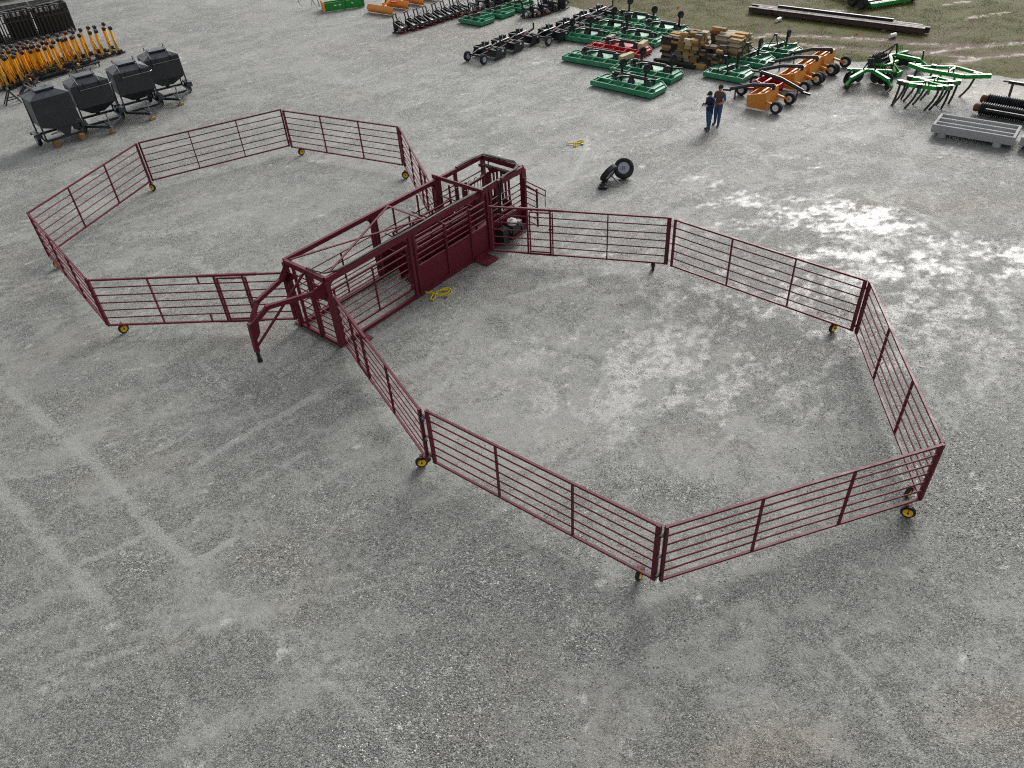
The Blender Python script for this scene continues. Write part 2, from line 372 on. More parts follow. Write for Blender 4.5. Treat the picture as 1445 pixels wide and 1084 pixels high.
def ground_fields(X, Y):
    turf = turf_side(X, Y) + (fbm(X, Y, .9, 40, 4)-.5)*1.3
    tf = sstep(turf, -.15, .25)
    warpx = X + (fbm(X, Y, .6, 5)-.5)*1.6; warpy = Y + (fbm(X, Y, .6, 9)-.5)*1.6
    # broad drift of fines: stretched along the traffic direction
    ca, sa = math.cos(math.radians(35)), math.sin(math.radians(35))
    U = warpx*ca+warpy*sa; W_ = -warpx*sa+warpy*ca
    d1 = fbm(U*.45, W_*1.25, .8, 1, 5); d2 = fbm(X, Y, .22, 2, 4); d3 = fbm(warpx, warpy, 1.9, 3, 4)
    ca, sa = math.cos(math.radians(-38)), math.sin(math.radians(-38))
    U2 = warpx*ca+warpy*sa; W2 = -warpx*sa+warpy*ca
    d4 = fbm(U2*.3, W2*1.6, .9, 22, 4)
    d5 = fbm(U*.25, W_*3.2, 1.3, 36, 3)
    dust = .49 - .05*sstep(-Y, -17., -9.) + .85*(d1-.5) + .65*(d2-.5) + .85*(d3-.5) + .7*(d4-.5) + .8*(d5-.5)
    brk = .35 + 1.3*sstep(fbm(X, Y, 1.6, 12, 4), .32, .62)
    track = np.zeros_like(X); tb = .55+.75*sstep(fbm(X, Y, 1.6, 12, 4), .30, .60)
    for pp, hw, s in DUST_LINES:
        d = seg_dist(X+(warpx-X)*.10, Y+(warpy-Y)*.10, px_line(*pp)); track = np.maximum(track, s*tb*np.exp(-(d/(hw*.58))**2))
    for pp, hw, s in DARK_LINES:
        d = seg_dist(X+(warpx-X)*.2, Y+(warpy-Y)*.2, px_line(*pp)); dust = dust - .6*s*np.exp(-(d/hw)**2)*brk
    for pts, hw, s in SCUFFS:
        bx = [p_.x for p_ in pts]; by = [p_.y for p_ in pts]; mg = .8
        mk = (X > min(bx)-mg) & (X < max(bx)+mg) & (Y > min(by)-mg) & (Y < max(by)+mg)
        if not mk.any(): continue
        xx, yy = X[mk], Y[mk]; d = seg_dist(xx+(warpx[mk]-xx)*.12, yy+(warpy[mk]-yy)*.12, pts)
        dust[mk] += .35*s*np.exp(-(d/hw)**2)*brk[mk]
        if s > 0: track[mk] = np.maximum(track[mk], s*1.1*np.exp(-(d/hw)**4)*tb[mk])
    for a in ((820, 560, 3.2, 2.4), (700, 620, 2.0, 1.5), (900, 500, 3.0, 1.2), (620, 250, 6, 3), (330, 290, 4, 2.5)):
        dust = dust + .26*gauss(X, Y, *a)
    coarse = sstep(fbm(warpx, warpy, .55, 17, 4), .55, .72)*.55
    for a in COARSE:
        g = gauss(warpx, warpy, *a); coarse = np.maximum(coarse, g*(.5+.9*fbm(X, Y, 2.2, 19, 3))); dust = dust - .22*g
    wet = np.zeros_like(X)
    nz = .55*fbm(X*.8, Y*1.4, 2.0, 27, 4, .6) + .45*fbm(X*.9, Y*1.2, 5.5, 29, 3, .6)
    for px, py, rx, ry, rot, s in WET_GLINT:
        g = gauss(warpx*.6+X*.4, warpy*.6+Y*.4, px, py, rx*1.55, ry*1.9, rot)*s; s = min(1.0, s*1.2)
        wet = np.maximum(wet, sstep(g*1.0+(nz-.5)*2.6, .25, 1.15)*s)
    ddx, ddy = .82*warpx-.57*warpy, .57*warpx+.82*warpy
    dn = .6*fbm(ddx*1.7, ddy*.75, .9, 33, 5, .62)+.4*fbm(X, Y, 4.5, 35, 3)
    damp_sheen = np.maximum(gauss(X, Y, 1215, 400, 8.5, 6.0), .85*gauss(X, Y, 960, 520, 6, 4.0), .55*gauss(X, Y, 330, 300, 6, 4))*sstep(dn, .48, .575)
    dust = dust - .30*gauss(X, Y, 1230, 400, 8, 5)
    wet = np.maximum(wet, damp_sheen*.46)  # streaky damp sheen, ends up as pale colour like the wet patches
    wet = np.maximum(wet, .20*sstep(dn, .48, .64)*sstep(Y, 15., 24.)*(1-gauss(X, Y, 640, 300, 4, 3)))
    tan = sstep(fbm(X, Y, .35, 51, 4), .58, .8)*.25
    for a in ((1250, 285, 2.5, .7), (1380, 290, 3, .8), (740, 50, 8, 3), (1420, 985, 1.2, .5), (1080, 1060, 1.2, .6), (1410, 130, 4, 2), (1280, 130, 3, 2)):
        tan = np.maximum(tan, gauss(warpx, warpy, *a)*.8)
    rut = np.zeros_like(X)
    for pp in RUTS:
        d = seg_dist(X+(warpx-X)*.35, Y+(warpy-Y)*.35, px_line(*pp)); rut = np.maximum(rut, np.exp(-(d/.42)**2))
    mud = sstep(fbm(warpx, warpy, .35, 61, 5), .50, .66)
    far = sstep(turf, 6.0, 11.0)
    for a in ((1380, 30, 9, 5), (1150, 5, 14, 4), (900, 5, 7, 2.5)):
        far = np.maximum(far*.6, gauss(X, Y, *a)*.8)
    bare = np.clip(mud*(.30+far) + far*.35, 0, 1)
    pud = np.zeros_like(X)
    for pp in PUDDLE:
        d = seg_dist(X+(warpx-X)*.3, Y+(warpy-Y)*.3, px_line(*pp)); pud = np.maximum(pud, .40*sstep(np.exp(-(d/.28)**2)+(nz-.5)*2.8, .45, 1.2))
    wet = np.where(tf > .4, np.maximum(pud, bare*.22*sstep(nz, .56, .75)), wet)
    return dict(track=np.clip(track, 0, 1), dust=np.clip(dust, 0, 1), coarse=np.clip(coarse, 0, 1), wet=np.clip(wet, 0, 1), tan=np.clip(tan, 0, 1),
                turf=tf, rut=np.clip(rut, 0, 1)*tf, bare=np.clip(bare, 0, 1)*tf)

def axis_lines(lo, hi, step0, grow, c, far0, far1):
    a = [c]
    while a[-1] < hi: a.append(a[-1] + step0*(1+grow*abs(a[-1]-c)))
    b = [c]
    while b[-1] > lo: b.append(b[-1] - step0*(1+grow*abs(b[-1]-c)))
    s = .8
    while a[-1] < far1: a.append(a[-1]+s); s *= 1.5
    s = .8
    while b[-1] > far0: b.append(b[-1]-s); s *= 1.5
    return np.array(sorted(set(a+b)))
gx = axis_lines(-42, 44, .11, .016, 2.0, -900, 900); gy = axis_lines(3.0, 76, .105, .022, 8.0, -300, 1400)
GX, GY = np.meshgrid(gx, gy, indexing='xy')
fl = ground_fields(GX, GY)
GZ = -.010*fbm(GX, GY, .7, 71, 3) - .05*fl['rut'] - .012*sstep(fl['wet'], .4, .9)*(1-fl['turf'])
nx, ny = len(gx), len(gy)
me = bpy.data.meshes.new('ground')
idx = np.arange(nx*ny).reshape(ny, nx)
quads = np.stack([idx[:-1, :-1], idx[:-1, 1:], idx[1:, 1:], idx[1:, :-1]], -1).reshape(-1, 4)
me.vertices.add(nx*ny); me.vertices.foreach_set('co', np.stack([GX, GY, GZ], -1).astype(np.float32).ravel())
me.loops.add(quads.size); me.loops.foreach_set('vertex_index', quads.astype(np.int32).ravel())
me.polygons.add(len(quads)); me.polygons.foreach_set('loop_start', np.arange(0, quads.size, 4, dtype=np.int32)); me.polygons.foreach_set('loop_total', np.full(len(quads), 4, dtype=np.int32))
me.update(); me.polygons.foreach_set('use_smooth', np.ones(len(quads), dtype=bool))
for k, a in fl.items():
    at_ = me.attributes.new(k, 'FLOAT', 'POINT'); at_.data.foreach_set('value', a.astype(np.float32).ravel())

def ground_material(with_turf):
    m, t, b = new_mat('gravel_and_turf' if with_turf else 'gravel_yard')
    tc = N(t, 'ShaderNodeTexCoord'); co = tc.outputs['Object']
    A = {k: N(t, 'ShaderNodeAttribute', attribute_name=k).outputs['Fac'] for k in fl}
    def noise(scale, detail=5.0, rough=.6):
        n = N(t, 'ShaderNodeTexNoise', noise_dimensions='2D', i_Scale=scale, i_Detail=detail, i_Roughness=rough); t.links.new(co, n.inputs['Vector']); return n.outputs[0]
    def voro(scale):
        n = N(t, 'ShaderNodeTexVoronoi', voronoi_dimensions='2D', i_Scale=scale); t.links.new(co, n.inputs['Vector'])
        s = N(t, 'ShaderNodeSeparateColor'); t.links.new(n.outputs['Color'], s.inputs[0]); return n.outputs['Distance'], s.outputs[0], s.outputs[1]
    vd, vr, vg = voro(58.0); wd, wr, wg = voro(27.0)
    nA, nB, nC = noise(5.0, 4), noise(24.0, 3), noise(1.3, 3)
    dust = math_(t, 'ADD', A['dust'], math_(t, 'MULTIPLY', math_(t, 'SUBTRACT', nA, .5), .9), clamp=True)
    dust = math_(t, 'ADD', dust, math_(t, 'MULTIPLY', math_(t, 'SUBTRACT', nB, .5), .7), clamp=True)
    coarse = A['coarse']
    # stones: grey scatter with a few pale chips
    st = ramp(t, vr, 0, 1, .035, .26); chip = ramp(t, vg, .90, .95, 0, 1)
    st2 = ramp(t, wr, 0, 1, .045, .29); chip2 = ramp(t, wg, .93, .96, 0, 1)
    sgrey = N(t, 'ShaderNodeCombineColor')
    for i in range(3): t.links.new(st, sgrey.inputs[i])
    sg2 = N(t, 'ShaderNodeCombineColor')
    for i in range(3): t.links.new(st2, sg2.inputs[i])
    stones = mixc(t, math_(t, 'MULTIPLY', coarse, .65), sgrey.outputs[0], sg2.outputs[0])
    stones = mixc(t, math_(t, 'MULTIPLY', chip, .55), stones, (.50, .50, .48))
    stones = mixc(t, math_(t, 'MULTIPLY', math_(t, 'MULTIPLY', chip2, coarse), .8), stones, (.60, .60, .60))
    tint = mixc(t, noise(9.0, 2), (.95, 1.0, .95), (1.02, 1.0, .91))
    stones = mixc(t, 1.0, stones, tint, 'MULTIPLY')
    fines = mixc(t, nC, (.198, .199, .184), (.238, .239, .222))
    fines = mixc(t, math_(t, 'MULTIPLY', chip, .3), fines, (.46, .46, .44))
    col = mixc(t, math_(t, 'MULTIPLY', ramp(t, dust, .12, .88, 0, 1, True), math_(t, 'SUBTRACT', 1.0, math_(t, 'MULTIPLY', coarse, .75))), stones, fines)
    col = mixc(t, math_(t, 'MULTIPLY', A['tan'], .55), col, mixc(t, 1.0, col, (1.22, 1.0, .74), 'MULTIPLY'))
    grain = math_(t, 'MULTIPLY', ramp(t, noise(13.0, 4, .95), .32, .68, .68, 1.32), ramp(t, noise(2.6, 3, .7), .3, .7, .90, 1.10))
    gsc = N(t, 'ShaderNodeVectorMath', operation='SCALE'); t.links.new(col, gsc.inputs[0]); t.links.new(math_(t, 'ADD', 1.0, math_(t, 'MULTIPLY', math_(t, 'SUBTRACT', grain, 1.0), ramp(t, dust, .3, .9, 1.0, .55))), gsc.inputs[3]); col = gsc.outputs[0]
    tk = ramp(t, math_(t, 'ADD', A['track'], math_(t, 'ADD', math_(t, 'MULTIPLY', math_(t, 'SUBTRACT', nA, .5), 1.1), math_(t, 'MULTIPLY', math_(t, 'SUBTRACT', nB, .5), .7))), .10, .62, 0, .88, True)
    tkc = mixc(t, ramp(t, nB, .3, .7), (.232, .238, .220), (.300, .306, .284))
    col = mixc(t, tk, col, tkc)
    tf = None
    if with_turf:
        # turf: short grass, straw and bare earth
        gN = noise(2.2, 4, .68); gM = noise(15.0, 4, .7); gF = noise(70.0, 1)
        grass = mixc(t, ramp(t, gM, .3, .7), (.032, .056, .006), (.092, .125, .014))
        straw = mixc(t, ramp(t, gF, .3, .7), (.066, .052, .018), (.145, .115, .048))
        earth = mixc(t, ramp(t, gM, .35, .7), (.064, .048, .030), (.150, .115, .076))
        sf = math_(t, 'ADD', ramp(t, gN, .36, .62), math_(t, 'MULTIPLY', A['bare'], .55), clamp=True)
        turfc = mixc(t, sf, grass, mixc(t, A['bare'], straw, earth))
        rutc = mixc(t, ramp(t, gM, .3, .7), (.055, .036, .026), (.24, .19, .15))
        turfc = mixc(t, ramp(t, math_(t, 'ADD', A['rut'], math_(t, 'MULTIPLY', math_(t, 'SUBTRACT', gM, .5), .8)), .35, .6, 0, 1, True), turfc, rutc)
        tf = ramp(t, math_(t, 'ADD', A['turf'], math_(t, 'MULTIPLY', math_(t, 'SUBTRACT', gM, .5), 1.2)), .35, .65, 0, 1, True)
        col = mixc(t, tf, col, turfc)
    # wet: flat, glossy, sun glint also painted in as pale colour
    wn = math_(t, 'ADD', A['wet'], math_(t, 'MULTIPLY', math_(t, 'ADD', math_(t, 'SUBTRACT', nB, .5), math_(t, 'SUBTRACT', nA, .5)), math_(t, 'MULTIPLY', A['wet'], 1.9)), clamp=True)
    silt_glint = mixc(t, ramp(t, nB, .3, .7), (.28, .28, .266), (.46, .455, .435))       # washed-out pale fines, brightened to carry the wet patches' sun glint
    if with_turf: silt_glint = mixc(t, tf, silt_glint, mixc(t, ramp(t, nB, .3, .7), (.24, .17, .12), (.44, .35, .28)))
    col = mixc(t, math_(t, 'MULTIPLY', ramp(t, wn, .12, .5), .85), col, silt_glint)
    t.links.new(col, b.inputs['Base Color'])
    rough = ramp(t, wn, .05, .95, .72, .48)
    t.links.new(rough, b.inputs['Roughness'])
    if tf is None: b.inputs['Specular IOR Level'].default_value = .62
    else: t.links.new(math_(t, 'SUBTRACT', .5, math_(t, 'MULTIPLY', tf, math_(t, 'SUBTRACT', .45, math_(t, 'MULTIPLY', wn, .25)))), b.inputs['Specular IOR Level'])
    h = math_(t, 'ADD', math_(t, 'MULTIPLY', math_(t, 'SUBTRACT', 1.0, vd), .010), math_(t, 'MULTIPLY', math_(t, 'MULTIPLY', math_(t, 'SUBTRACT', 1.0, wd), coarse), .022))
    h = math_(t, 'ADD', h, math_(t, 'MULTIPLY', nB, .014)); h = math_(t, 'ADD', h, math_(t, 'MULTIPLY', nA, .03))
    dry = math_(t, 'MULTIPLY', ramp(t, wn, .2, .8, 1.0, .10), ramp(t, dust, .2, .9, 1.0, .45))
    bp = N(t, 'ShaderNodeBump', i_Distance=1.0); t.links.new(h, bp.inputs['Height']); t.links.new(dry, bp.inputs['Strength'])
    t.links.new(bp.outputs[0], b.inputs['Normal'])
    return m
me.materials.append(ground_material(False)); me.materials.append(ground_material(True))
ft = fl['turf'].ravel()[quads].max(1) > 0.0
me.polygons.foreach_set('material_index', ft.astype(np.int32))
g = put('ground', me); tag(g, None, None, None, 'structure'); g['label'] = 'grey gravel yard with pale wheel tracks, wet patches and rough turf behind'

# loose stones lying on the yard
def loose_gravel():
    n = 120000
    d = 5.5 + 22*RNG.random(n)**1.25; a = np.radians(RNG.uniform(-46, 46, n))
    X = d*np.sin(a)*1.15; Y = d*np.cos(a)
    f = ground_fields(X, Y); keep = RNG.random(n) < np.clip(.10+.85*f['coarse']+.28*(1-f['dust']), 0, 1)*(f['turf'] < .2)*(f['wet'] < .5)*(1-.9*np.clip(f['track']*1.6, 0, 1))
    X, Y = X[keep], Y[keep]; n = len(X)
    r = .0055 + .013*RNG.random(n)**3.0 + .0035*np.clip(f['coarse'][keep], 0, 1)
    octv = np.array([(1, 0, 0), (0, 1, 0), (-1, 0, 0), (0, -1, 0), (0, 0, 1), (0, 0, -1)], float)
    rot = RNG.uniform(0, 2*PI, n); c, s_ = np.cos(rot)[:, None], np.sin(rot)[:, None]
    P = octv[None]*(r[:, None, None])*RNG.uniform(.6, 1.25, (n, 6, 1))*np.array([1.2, .85, .62])
    x = P[..., 0]*c-P[..., 1]*s_; y = P[..., 0]*s_+P[..., 1]*c
    P = np.stack([x+X[:, None], y+Y[:, None], P[..., 2]+r[:, None]*.15-.004], -1)
    fo = np.array([(0, 1, 4), (1, 2, 4), (2, 3, 4), (3, 0, 4), (1, 0, 5), (2, 1, 5), (3, 2, 5), (0, 3, 5)])
    fc = (fo[None]+6*np.arange(n)[:, None, None]).reshape(-1, 3)
    me = bpy.data.meshes.new('loose_gravel'); me.vertices.add(6*n); me.vertices.foreach_set('co', P.astype(np.float32).ravel())
    me.loops.add(fc.size); me.loops.foreach_set('vertex_index', fc.astype(np.int32).ravel())
    me.polygons.add(len(fc)); me.polygons.foreach_set('loop_start', np.arange(0, fc.size, 3, dtype=np.int32)); me.polygons.foreach_set('loop_total', np.full(len(fc), 3, dtype=np.int32))
    me.update()
    m, t, b = new_mat('loose_stone'); gi = N(t, 'ShaderNodeNewGeometry')
    r_ = gi.outputs['Random Per Island']
    c = mixc(t, ramp(t, r_, 0, .8), (.07, .072, .072), (.30, .30, .29)); c = mixc(t, ramp(t, r_, .87, .9), c, (.70, .70, .67)); c = mixc(t, ramp(t, r_, .983, .987), c, (.34, .22, .12))
    t.links.new(c, b.inputs['Base Color']); b.inputs['Roughness'].default_value = .6
    me.materials.append(m); o = put('loose_gravel', me); tag(o, 'loose grey stones scattered over the gravel yard', 'gravel', None, 'stuff')
loose_gravel()

def grass_blades():
    n = 700000
    X = RNG.uniform(3, 48, n); Y = RNG.uniform(33, 74, n)
    k = (turf_side(X, Y) > -.3) & (RNG.random(n) < sstep(fbm(X, Y, 1.2, 81, 4), .40, .62)); X, Y = X[k], Y[k]
    f = ground_fields(X, Y); p = f['turf']*np.clip(1-1.05*f['bare']-f['rut']*1.4-f['wet'], .03, 1)
    k = RNG.random(len(X)) < p; X, Y = X[k], Y[k]; n = len(X)
    h = RNG.uniform(.015, .06, n); a = RNG.uniform(0, 2*PI, n); wd = RNG.uniform(.005, .013, n)
    bx, by = np.cos(a)*wd, np.sin(a)*wd; tx, ty = RNG.normal(0, .04, n), RNG.normal(0, .04, n)
    P = np.stack([np.stack([X-bx, Y-by, np.full(n, -.03)], -1), np.stack([X+bx, Y+by, np.full(n, -.03)], -1), np.stack([X+tx, Y+ty, h], -1)], 1)
    me = bpy.data.meshes.new('grass'); me.vertices.add(3*n); me.vertices.foreach_set('co', P.astype(np.float32).ravel())
    me.loops.add(3*n); me.loops.foreach_set('vertex_index', np.arange(3*n, dtype=np.int32)); me.polygons.add(n)
    me.polygons.foreach_set('loop_start', np.arange(0, 3*n, 3, dtype=np.int32)); me.polygons.foreach_set('loop_total', np.full(n, 3, dtype=np.int32)); me.update()
    m, t, b = new_mat('grass_blade'); gi = N(t, 'ShaderNodeNewGeometry'); r_ = gi.outputs['Random Per Island']
    c = mixc(t, ramp(t, r_, 0, .7), (.045, .080, .012), (.105, .155, .026)); c = mixc(t, ramp(t, r_, .62, .66), c, (.17, .145, .085))
    t.links.new(c, b.inputs['Base Color']); b.inputs['Roughness'].default_value = .7; b.inputs['Specular IOR Level'].default_value = .25
    me.materials.append(m); o = put('grass', me); tag(o, 'short patchy green grass beyond the gravel yard', 'grass', None, 'stuff')
grass_blades()

# ------------------------------------------------------------------ pen panels
ZB, ZT = 0.35, 1.95
_wheel = {}
def wheel_meshes():
    if not _wheel:
        _wheel['tyre'] = MB().lathe((0, 0, 0), (0, 1, 0), [(-.040, .100), (-.043, .135), (-.027, .155), (.027, .155), (.043, .135), (.040, .100)], 22, False).mesh('tyre', RUBBER, True)
        _wheel['rim'] = MB().lathe((0, 0, 0), (0, 1, 0), [(-.048, .03), (-.020, .045), (-.036, .088), (-.046, .103), (.046, .103), (.036, .088), (.030, .045), (.048, .03)], 22).mesh('rim', YRIM, True)
        _wheel['hub'] = MB().lathe((0, 0, 0), (0, 1, 0), [(-.075, .02), (.075, .02)], 10).mesh('axle', BLACK, True)
    return _wheel
def caster(root, x, y, yaw):
    """yellow-rimmed caster hung beside the bottom rail; yaw turns the swivel"""
    wm = wheel_meshes()
    b = MB().box((x, y*.5, ZB-.0), (.06, abs(y)+.02, .012))
    ca, sa = math.cos(yaw), math.sin(yaw)
    for s in (-1, 1):
        ox, oy = x-sa*.058*s, y+ca*.058*s
        b.bar((ox, oy, .335), (ox, oy, .135), .024, .010, up=(ca, sa, 0))
    b.box((x, y, .338), (.06, .14, .012), yaw)
    b.build('wheel_fork', MAROON, root)
    w = put('wheel', wm['tyre'], root, (x, y, .150), yaw); put('rim', wm['rim'], w); put('axle', wm['hub'], w)

def hinge_lug(root, x, z, s=1):
    b = MB().box((x, 0, z), (.16, .055, .018)).box((x, 0, z+.05), (.16, .055, .018)); b.tube([(x+.05*s, 0, z-.03), (x+.05*s, 0, z+.10)], .013, 8)
    b.build('hinge', BLACK, root)

PANEL_RAIL = {}
def panel(label, A, B, gate=None, cast=(), lugs=(1, 1), mids=(1/3, 2/3), thick=(.075, .075), zig=()):
    A = V((A.x, A.y, 0)); B = V((B.x, B.y, 0)); L = (B-A).length
    r = thing('pen_panel', label, 'pen panel', A, ang(A, B), 'maroon panels of the two pens')
    n = 7
    key = round(L, 2)
    bow = RNG.normal(0, .018)
    for i in range(n):
        z = ZB+(ZT-ZB)*i/(n-1); by = bow+RNG.normal(0, .008); bz = RNG.normal(-.006, .008)
        t = .052 if i in (0, n-1) else .040
        b = MB()
        if i in (0, n-1): b.bar((.02, 0, z), (L*.5, bow*.6, z-.004), t, t).bar((L*.5-.01, bow*.6, z-.004), (L-.02, 0, z), t, t)
        else: b.tube([(.02, 0, z), (L*.25, by*.6, z+bz*.6), (L*.5, by, z+bz), (L*.75, by*.7, z+bz*.8), (L-.02, 0, z)], t/2, 8)
        b.build('rail', MAROON, r, smooth=i not in (0, n-1))
    for k, x in enumerate((thick[0]/2-.02, L-thick[1]/2+.02)):
        MB().box((x, 0, (ZB+ZT)/2), (thick[k], .078, ZT-ZB+.06)).build('end_post', MAROON, r)
    for m in mids:
        MB().box((L*m, 0, (ZB+ZT)/2), (.036, .060, ZT-ZB-.03)).build('upright', MAROON, r)
    if gate:
        a, c = gate[0]*L, gate[1]*L
        for x in (a, c):
            MB().box((x, 0, (ZB+ZT)/2-.02), (.055, .07, ZT-ZB+.02)).box((x+.075, .0, (ZB+ZT)/2-.03), (.04, .045, ZT-ZB-.10)).build('gate_post', MAROON, r)
        MB().bar((a+.10, 0, ZT-.10), (c, 0, ZT-.10), .042, .045).bar((a+.10, 0, ZB+.075), (c, 0, ZB+.075), .042, .045).build('walk_gate_frame', MAROON, r)
        e = .42
        MB().bar((a-e, 0, ZT+.004), (c+e, 0, ZT+.004), .066, .070).build('top_sleeve', MAROON, r)
        MB().bar((a-e*.6, 0, ZB-.004), (c+e*.6, 0, ZB-.004), .066, .066).build('bottom_sleeve', MAROON, r)
        MB().box((c-.01, .045, (ZB+ZT)/2+.1), (.12, .03, .05)).build('gate_latch', BLACK, r)
    for x, z0, z1 in zig:
        MB().box((x*L, 0, (z0+z1)/2), (.04, .055, z1-z0)).build('stub_post', MAROON, r)
    for k, x in ((0, -.07), (1, L+.07)):
        if lugs[k]:
            for z in (1.72, .50): hinge_lug(r, x, z, -1 if k else 1)
            MB().box((x, 0, 1.12), (.15, .05, .03)).build('latch_bar', BLACK, r)
    for x, y, axw in cast: caster(r, x if x > 0 else L+x, y, math.atan2(-axw[0], axw[1])-ang(A, B))
    return r
def pa(t, b):    # corner from the top and bottom of an end post
    p, q = at(*t, ZT), at(*b, ZB); return (p+q)/2
def trim(A, B, e0=.06, e1=.06):
    d = (B-A).normalized(); d.z = 0; return A+d*e0, B-d*e1

R2a, R2b = pa((952.5, 310.8), (947.6, 374.1)), pa((1223.5, 395.6), (1202.5, 466.4))
R3a, R3b = pa((1228.5, 398.9), (1207.2, 467)), pa((1332.0, 623), (1296, 702))
R4a, R4b = pa((1332.8, 625.6), (1297, 706)), pa((938.6, 743.4), (933.7, 818.8))
R5a, R5b = pa((930.3, 741.4), (925.7, 819)), pa((602, 581.4), (612.5, 650.2))
R6a, R6b = pa((593, 580), (603.7, 649)), pa((469.5, 415), (489, 489))
R1a, R1b = pa((689, 291.7), (696.5, 353)), pa((947, 307.8), (941.6, 371.7))
L1a, L1b = pa((121.8, 396.2), (154, 458.4)), pa((398.6, 385.4), (419, 449.4))
L2a, L2b = pa((40.5, 303), (69, 360)), pa((120.5, 394), (151, 456.5))
L3a, L3b = pa((39.4, 301.1), (67.8, 358)), pa((192.3, 203), (211.5, 256.3))
L4a, L4b = pa((194.5, 201.8), (215.5, 254.5)), pa((395.7, 155.4), (408.4, 204.8))
L5a, L5b = pa((398.4, 156.7), (412.2, 207)), pa((560.6, 179.5), (569, 232.4))
L6a = pa((563.5, 181.5), (571.5, 234)); L6b = at(611, 266, ZT)
panel('maroon pen panel with walk-through gate, hung beside the engine of the cattle chute', R1a, R1b, gate=(.215, .345), cast=((-.45, .09, (1, -.15)),), lugs=(0, 0), mids=(.665,), thick=(.08, .13))
panel('maroon pen panel between the engine-side gate panel and the white wet patches', R2a, R2b, cast=((-.55, .09, (.5, -.85)),), lugs=(1, 1), thick=(.06, .09))
panel('maroon pen panel running from the wet white patches to the corner with two wheels', R3a, R3b, cast=((-.30, -.09, (.55, -.8)),), lugs=(1, 0), thick=(.10, .06))
panel('maroon pen panel farthest from the chute, with a yellow wheel at the two-wheel corner', R4a, R4b, cast=((.32, .09, (-.5, -.87)),), lugs=(0, 1), thick=(.06, .06))
panel('maroon pen panel between the outermost panel and the tongue-side gate panel', R5a, R5b, cast=((.38, -.09, (.78, -.62)),), lugs=(0, 1), thick=(.10, .07))
panel('maroon pen panel hinged to the chute corner beside the tongue, across from the yellow strap', R6a, R6b, gate=(.66, .80), cast=((.25, .09, (.15, -1)),), lugs=(1, 0), mids=(.36,), thick=(.08, .10))
panel('maroon pen panel with walk-through gate meeting the chute behind the hitch tongue', L1a, L1b, gate=(.645, .79), cast=((.36, .09, (.65, -.75)),), lugs=(0, 0), mids=(.305,), zig=((.56, ZT-.27, ZT), (.56, ZB, ZB+.27)), thick=(.07, .08))
panel('maroon pen panel closing the side of the pen nearest the front charcoal hopper and tongue', L2a, L2b, cast=((.45, .09, (.1, -1)),), lugs=(0, 1), thick=(.07, .06))
panel('maroon pen panel facing the charcoal hopper that has no tongue', L3a, L3b, cast=((-.10, -.10, (-.45, -.9)),), lugs=(0, 0), thick=(.06, .06))
panel('maroon pen panel facing the charcoal hoppers that have tongues', L4a, L4b, lugs=(0, 1), thick=(.07, .06))
panel('maroon pen panel facing the open gravel between the hoppers and the chute', L5a, L5b, cast=((.42, .09, (.65, -.75)),), lugs=(0, 1), thick=(.06, .06))
panel('maroon pen panel hinged to the chute side opposite the engine', L6a, L6b, gate=(.62, .76), cast=((.40, -.09, (-.1, -1)),), lugs=(0, 0), mids=(.33,), thick=(.08, .08))

# ------------------------------------------------------------------ the chute: alley + squeeze on one portable frame
CO = V((-6.32, 19.5, 0)); CU = V((5.85, 6.55, 0)).normalized()
chute = thing('cattle_chute', 'long maroon portable cattle chute with gooseneck tongue standing between the two pens', 'cattle chute', CO, math.atan2(CU.y, CU.x))
W, LEN, H = 1.85, 8.75, 2.35
def c(u, v, z): return V((u, -v, z))
def cpart(name, mb, mat=MAROON, parent=None, smooth=False): return mb.build(name, mat, parent or chute, smooth)
BD = .20
for v in (0, W):
    bd = .14 if v == 0 else .19
    cpart('top_beam', MB().bar(c(-.02, v, H-bd/2), c(LEN+.02, v, H-bd/2), .10, bd))
    cpart('base_beam', MB().bar(c(0, v, .06), c(LEN if v == 0 else LEN, v, .06), .10, .11))
for u in (0, LEN):
    cpart('cross_beam', MB().bar(c(u, .055, H-.09), c(u, W-.055, H-.09), .10, .17))
cpart('base_cross_beam', MB().bar(c(0, .06, .055), c(0, W-.06, .055), .08, .09))
cpart('cross_brace', MB().bar(c(4.02, .05, H+.012), c(4.02, W-.05, H+.012), .06, .03))
cpart('diagonal_brace', MB().bar(c(.06, .22, H+.016), c(4.0, 1.72, H+.016), .06, .03))
cpart('diagonal_brace', MB().bar(c(.22, 1.78, H+.046), c(3.95, .2, H+.046), .06, .03))
# the portal frame over the squeeze: a wide plate with arched gussets that stands out past both sides
cpart('portal_plate', MB().bar(c(6.42, -.22, H+.03), c(6.42, W+.22, H+.03), .05, .13))
for v, s in ((-.05, -1), (W+.05, 1)):
    pts = [c(6.42, v+s*.18, H+.08), c(6.42, v+s*.02, H+.08), c(6.42, v+s*.02, H-.34)]
    cpart('gusset', MB().plate(pts, (1, 0, 0), .02))
posts = [(0, 0, .14), (0, W, .15), (3.18, W, .09), (3.36, W, .09), (6.78, W, .09), (6.94, W, .09), (LEN-.03, W, .22), (3.36, 0, .08), (3.52, 0, .08), (6.30, 0, .12), (6.50, 0, .08), (7.3, 0, .09), (LEN, 0, .14)]
for u, v, wd in posts:
    cpart('post', MB().box(c(u, v+(.004 if v else -.004), (H-.10)/2), (wd, .112, H-.10)))
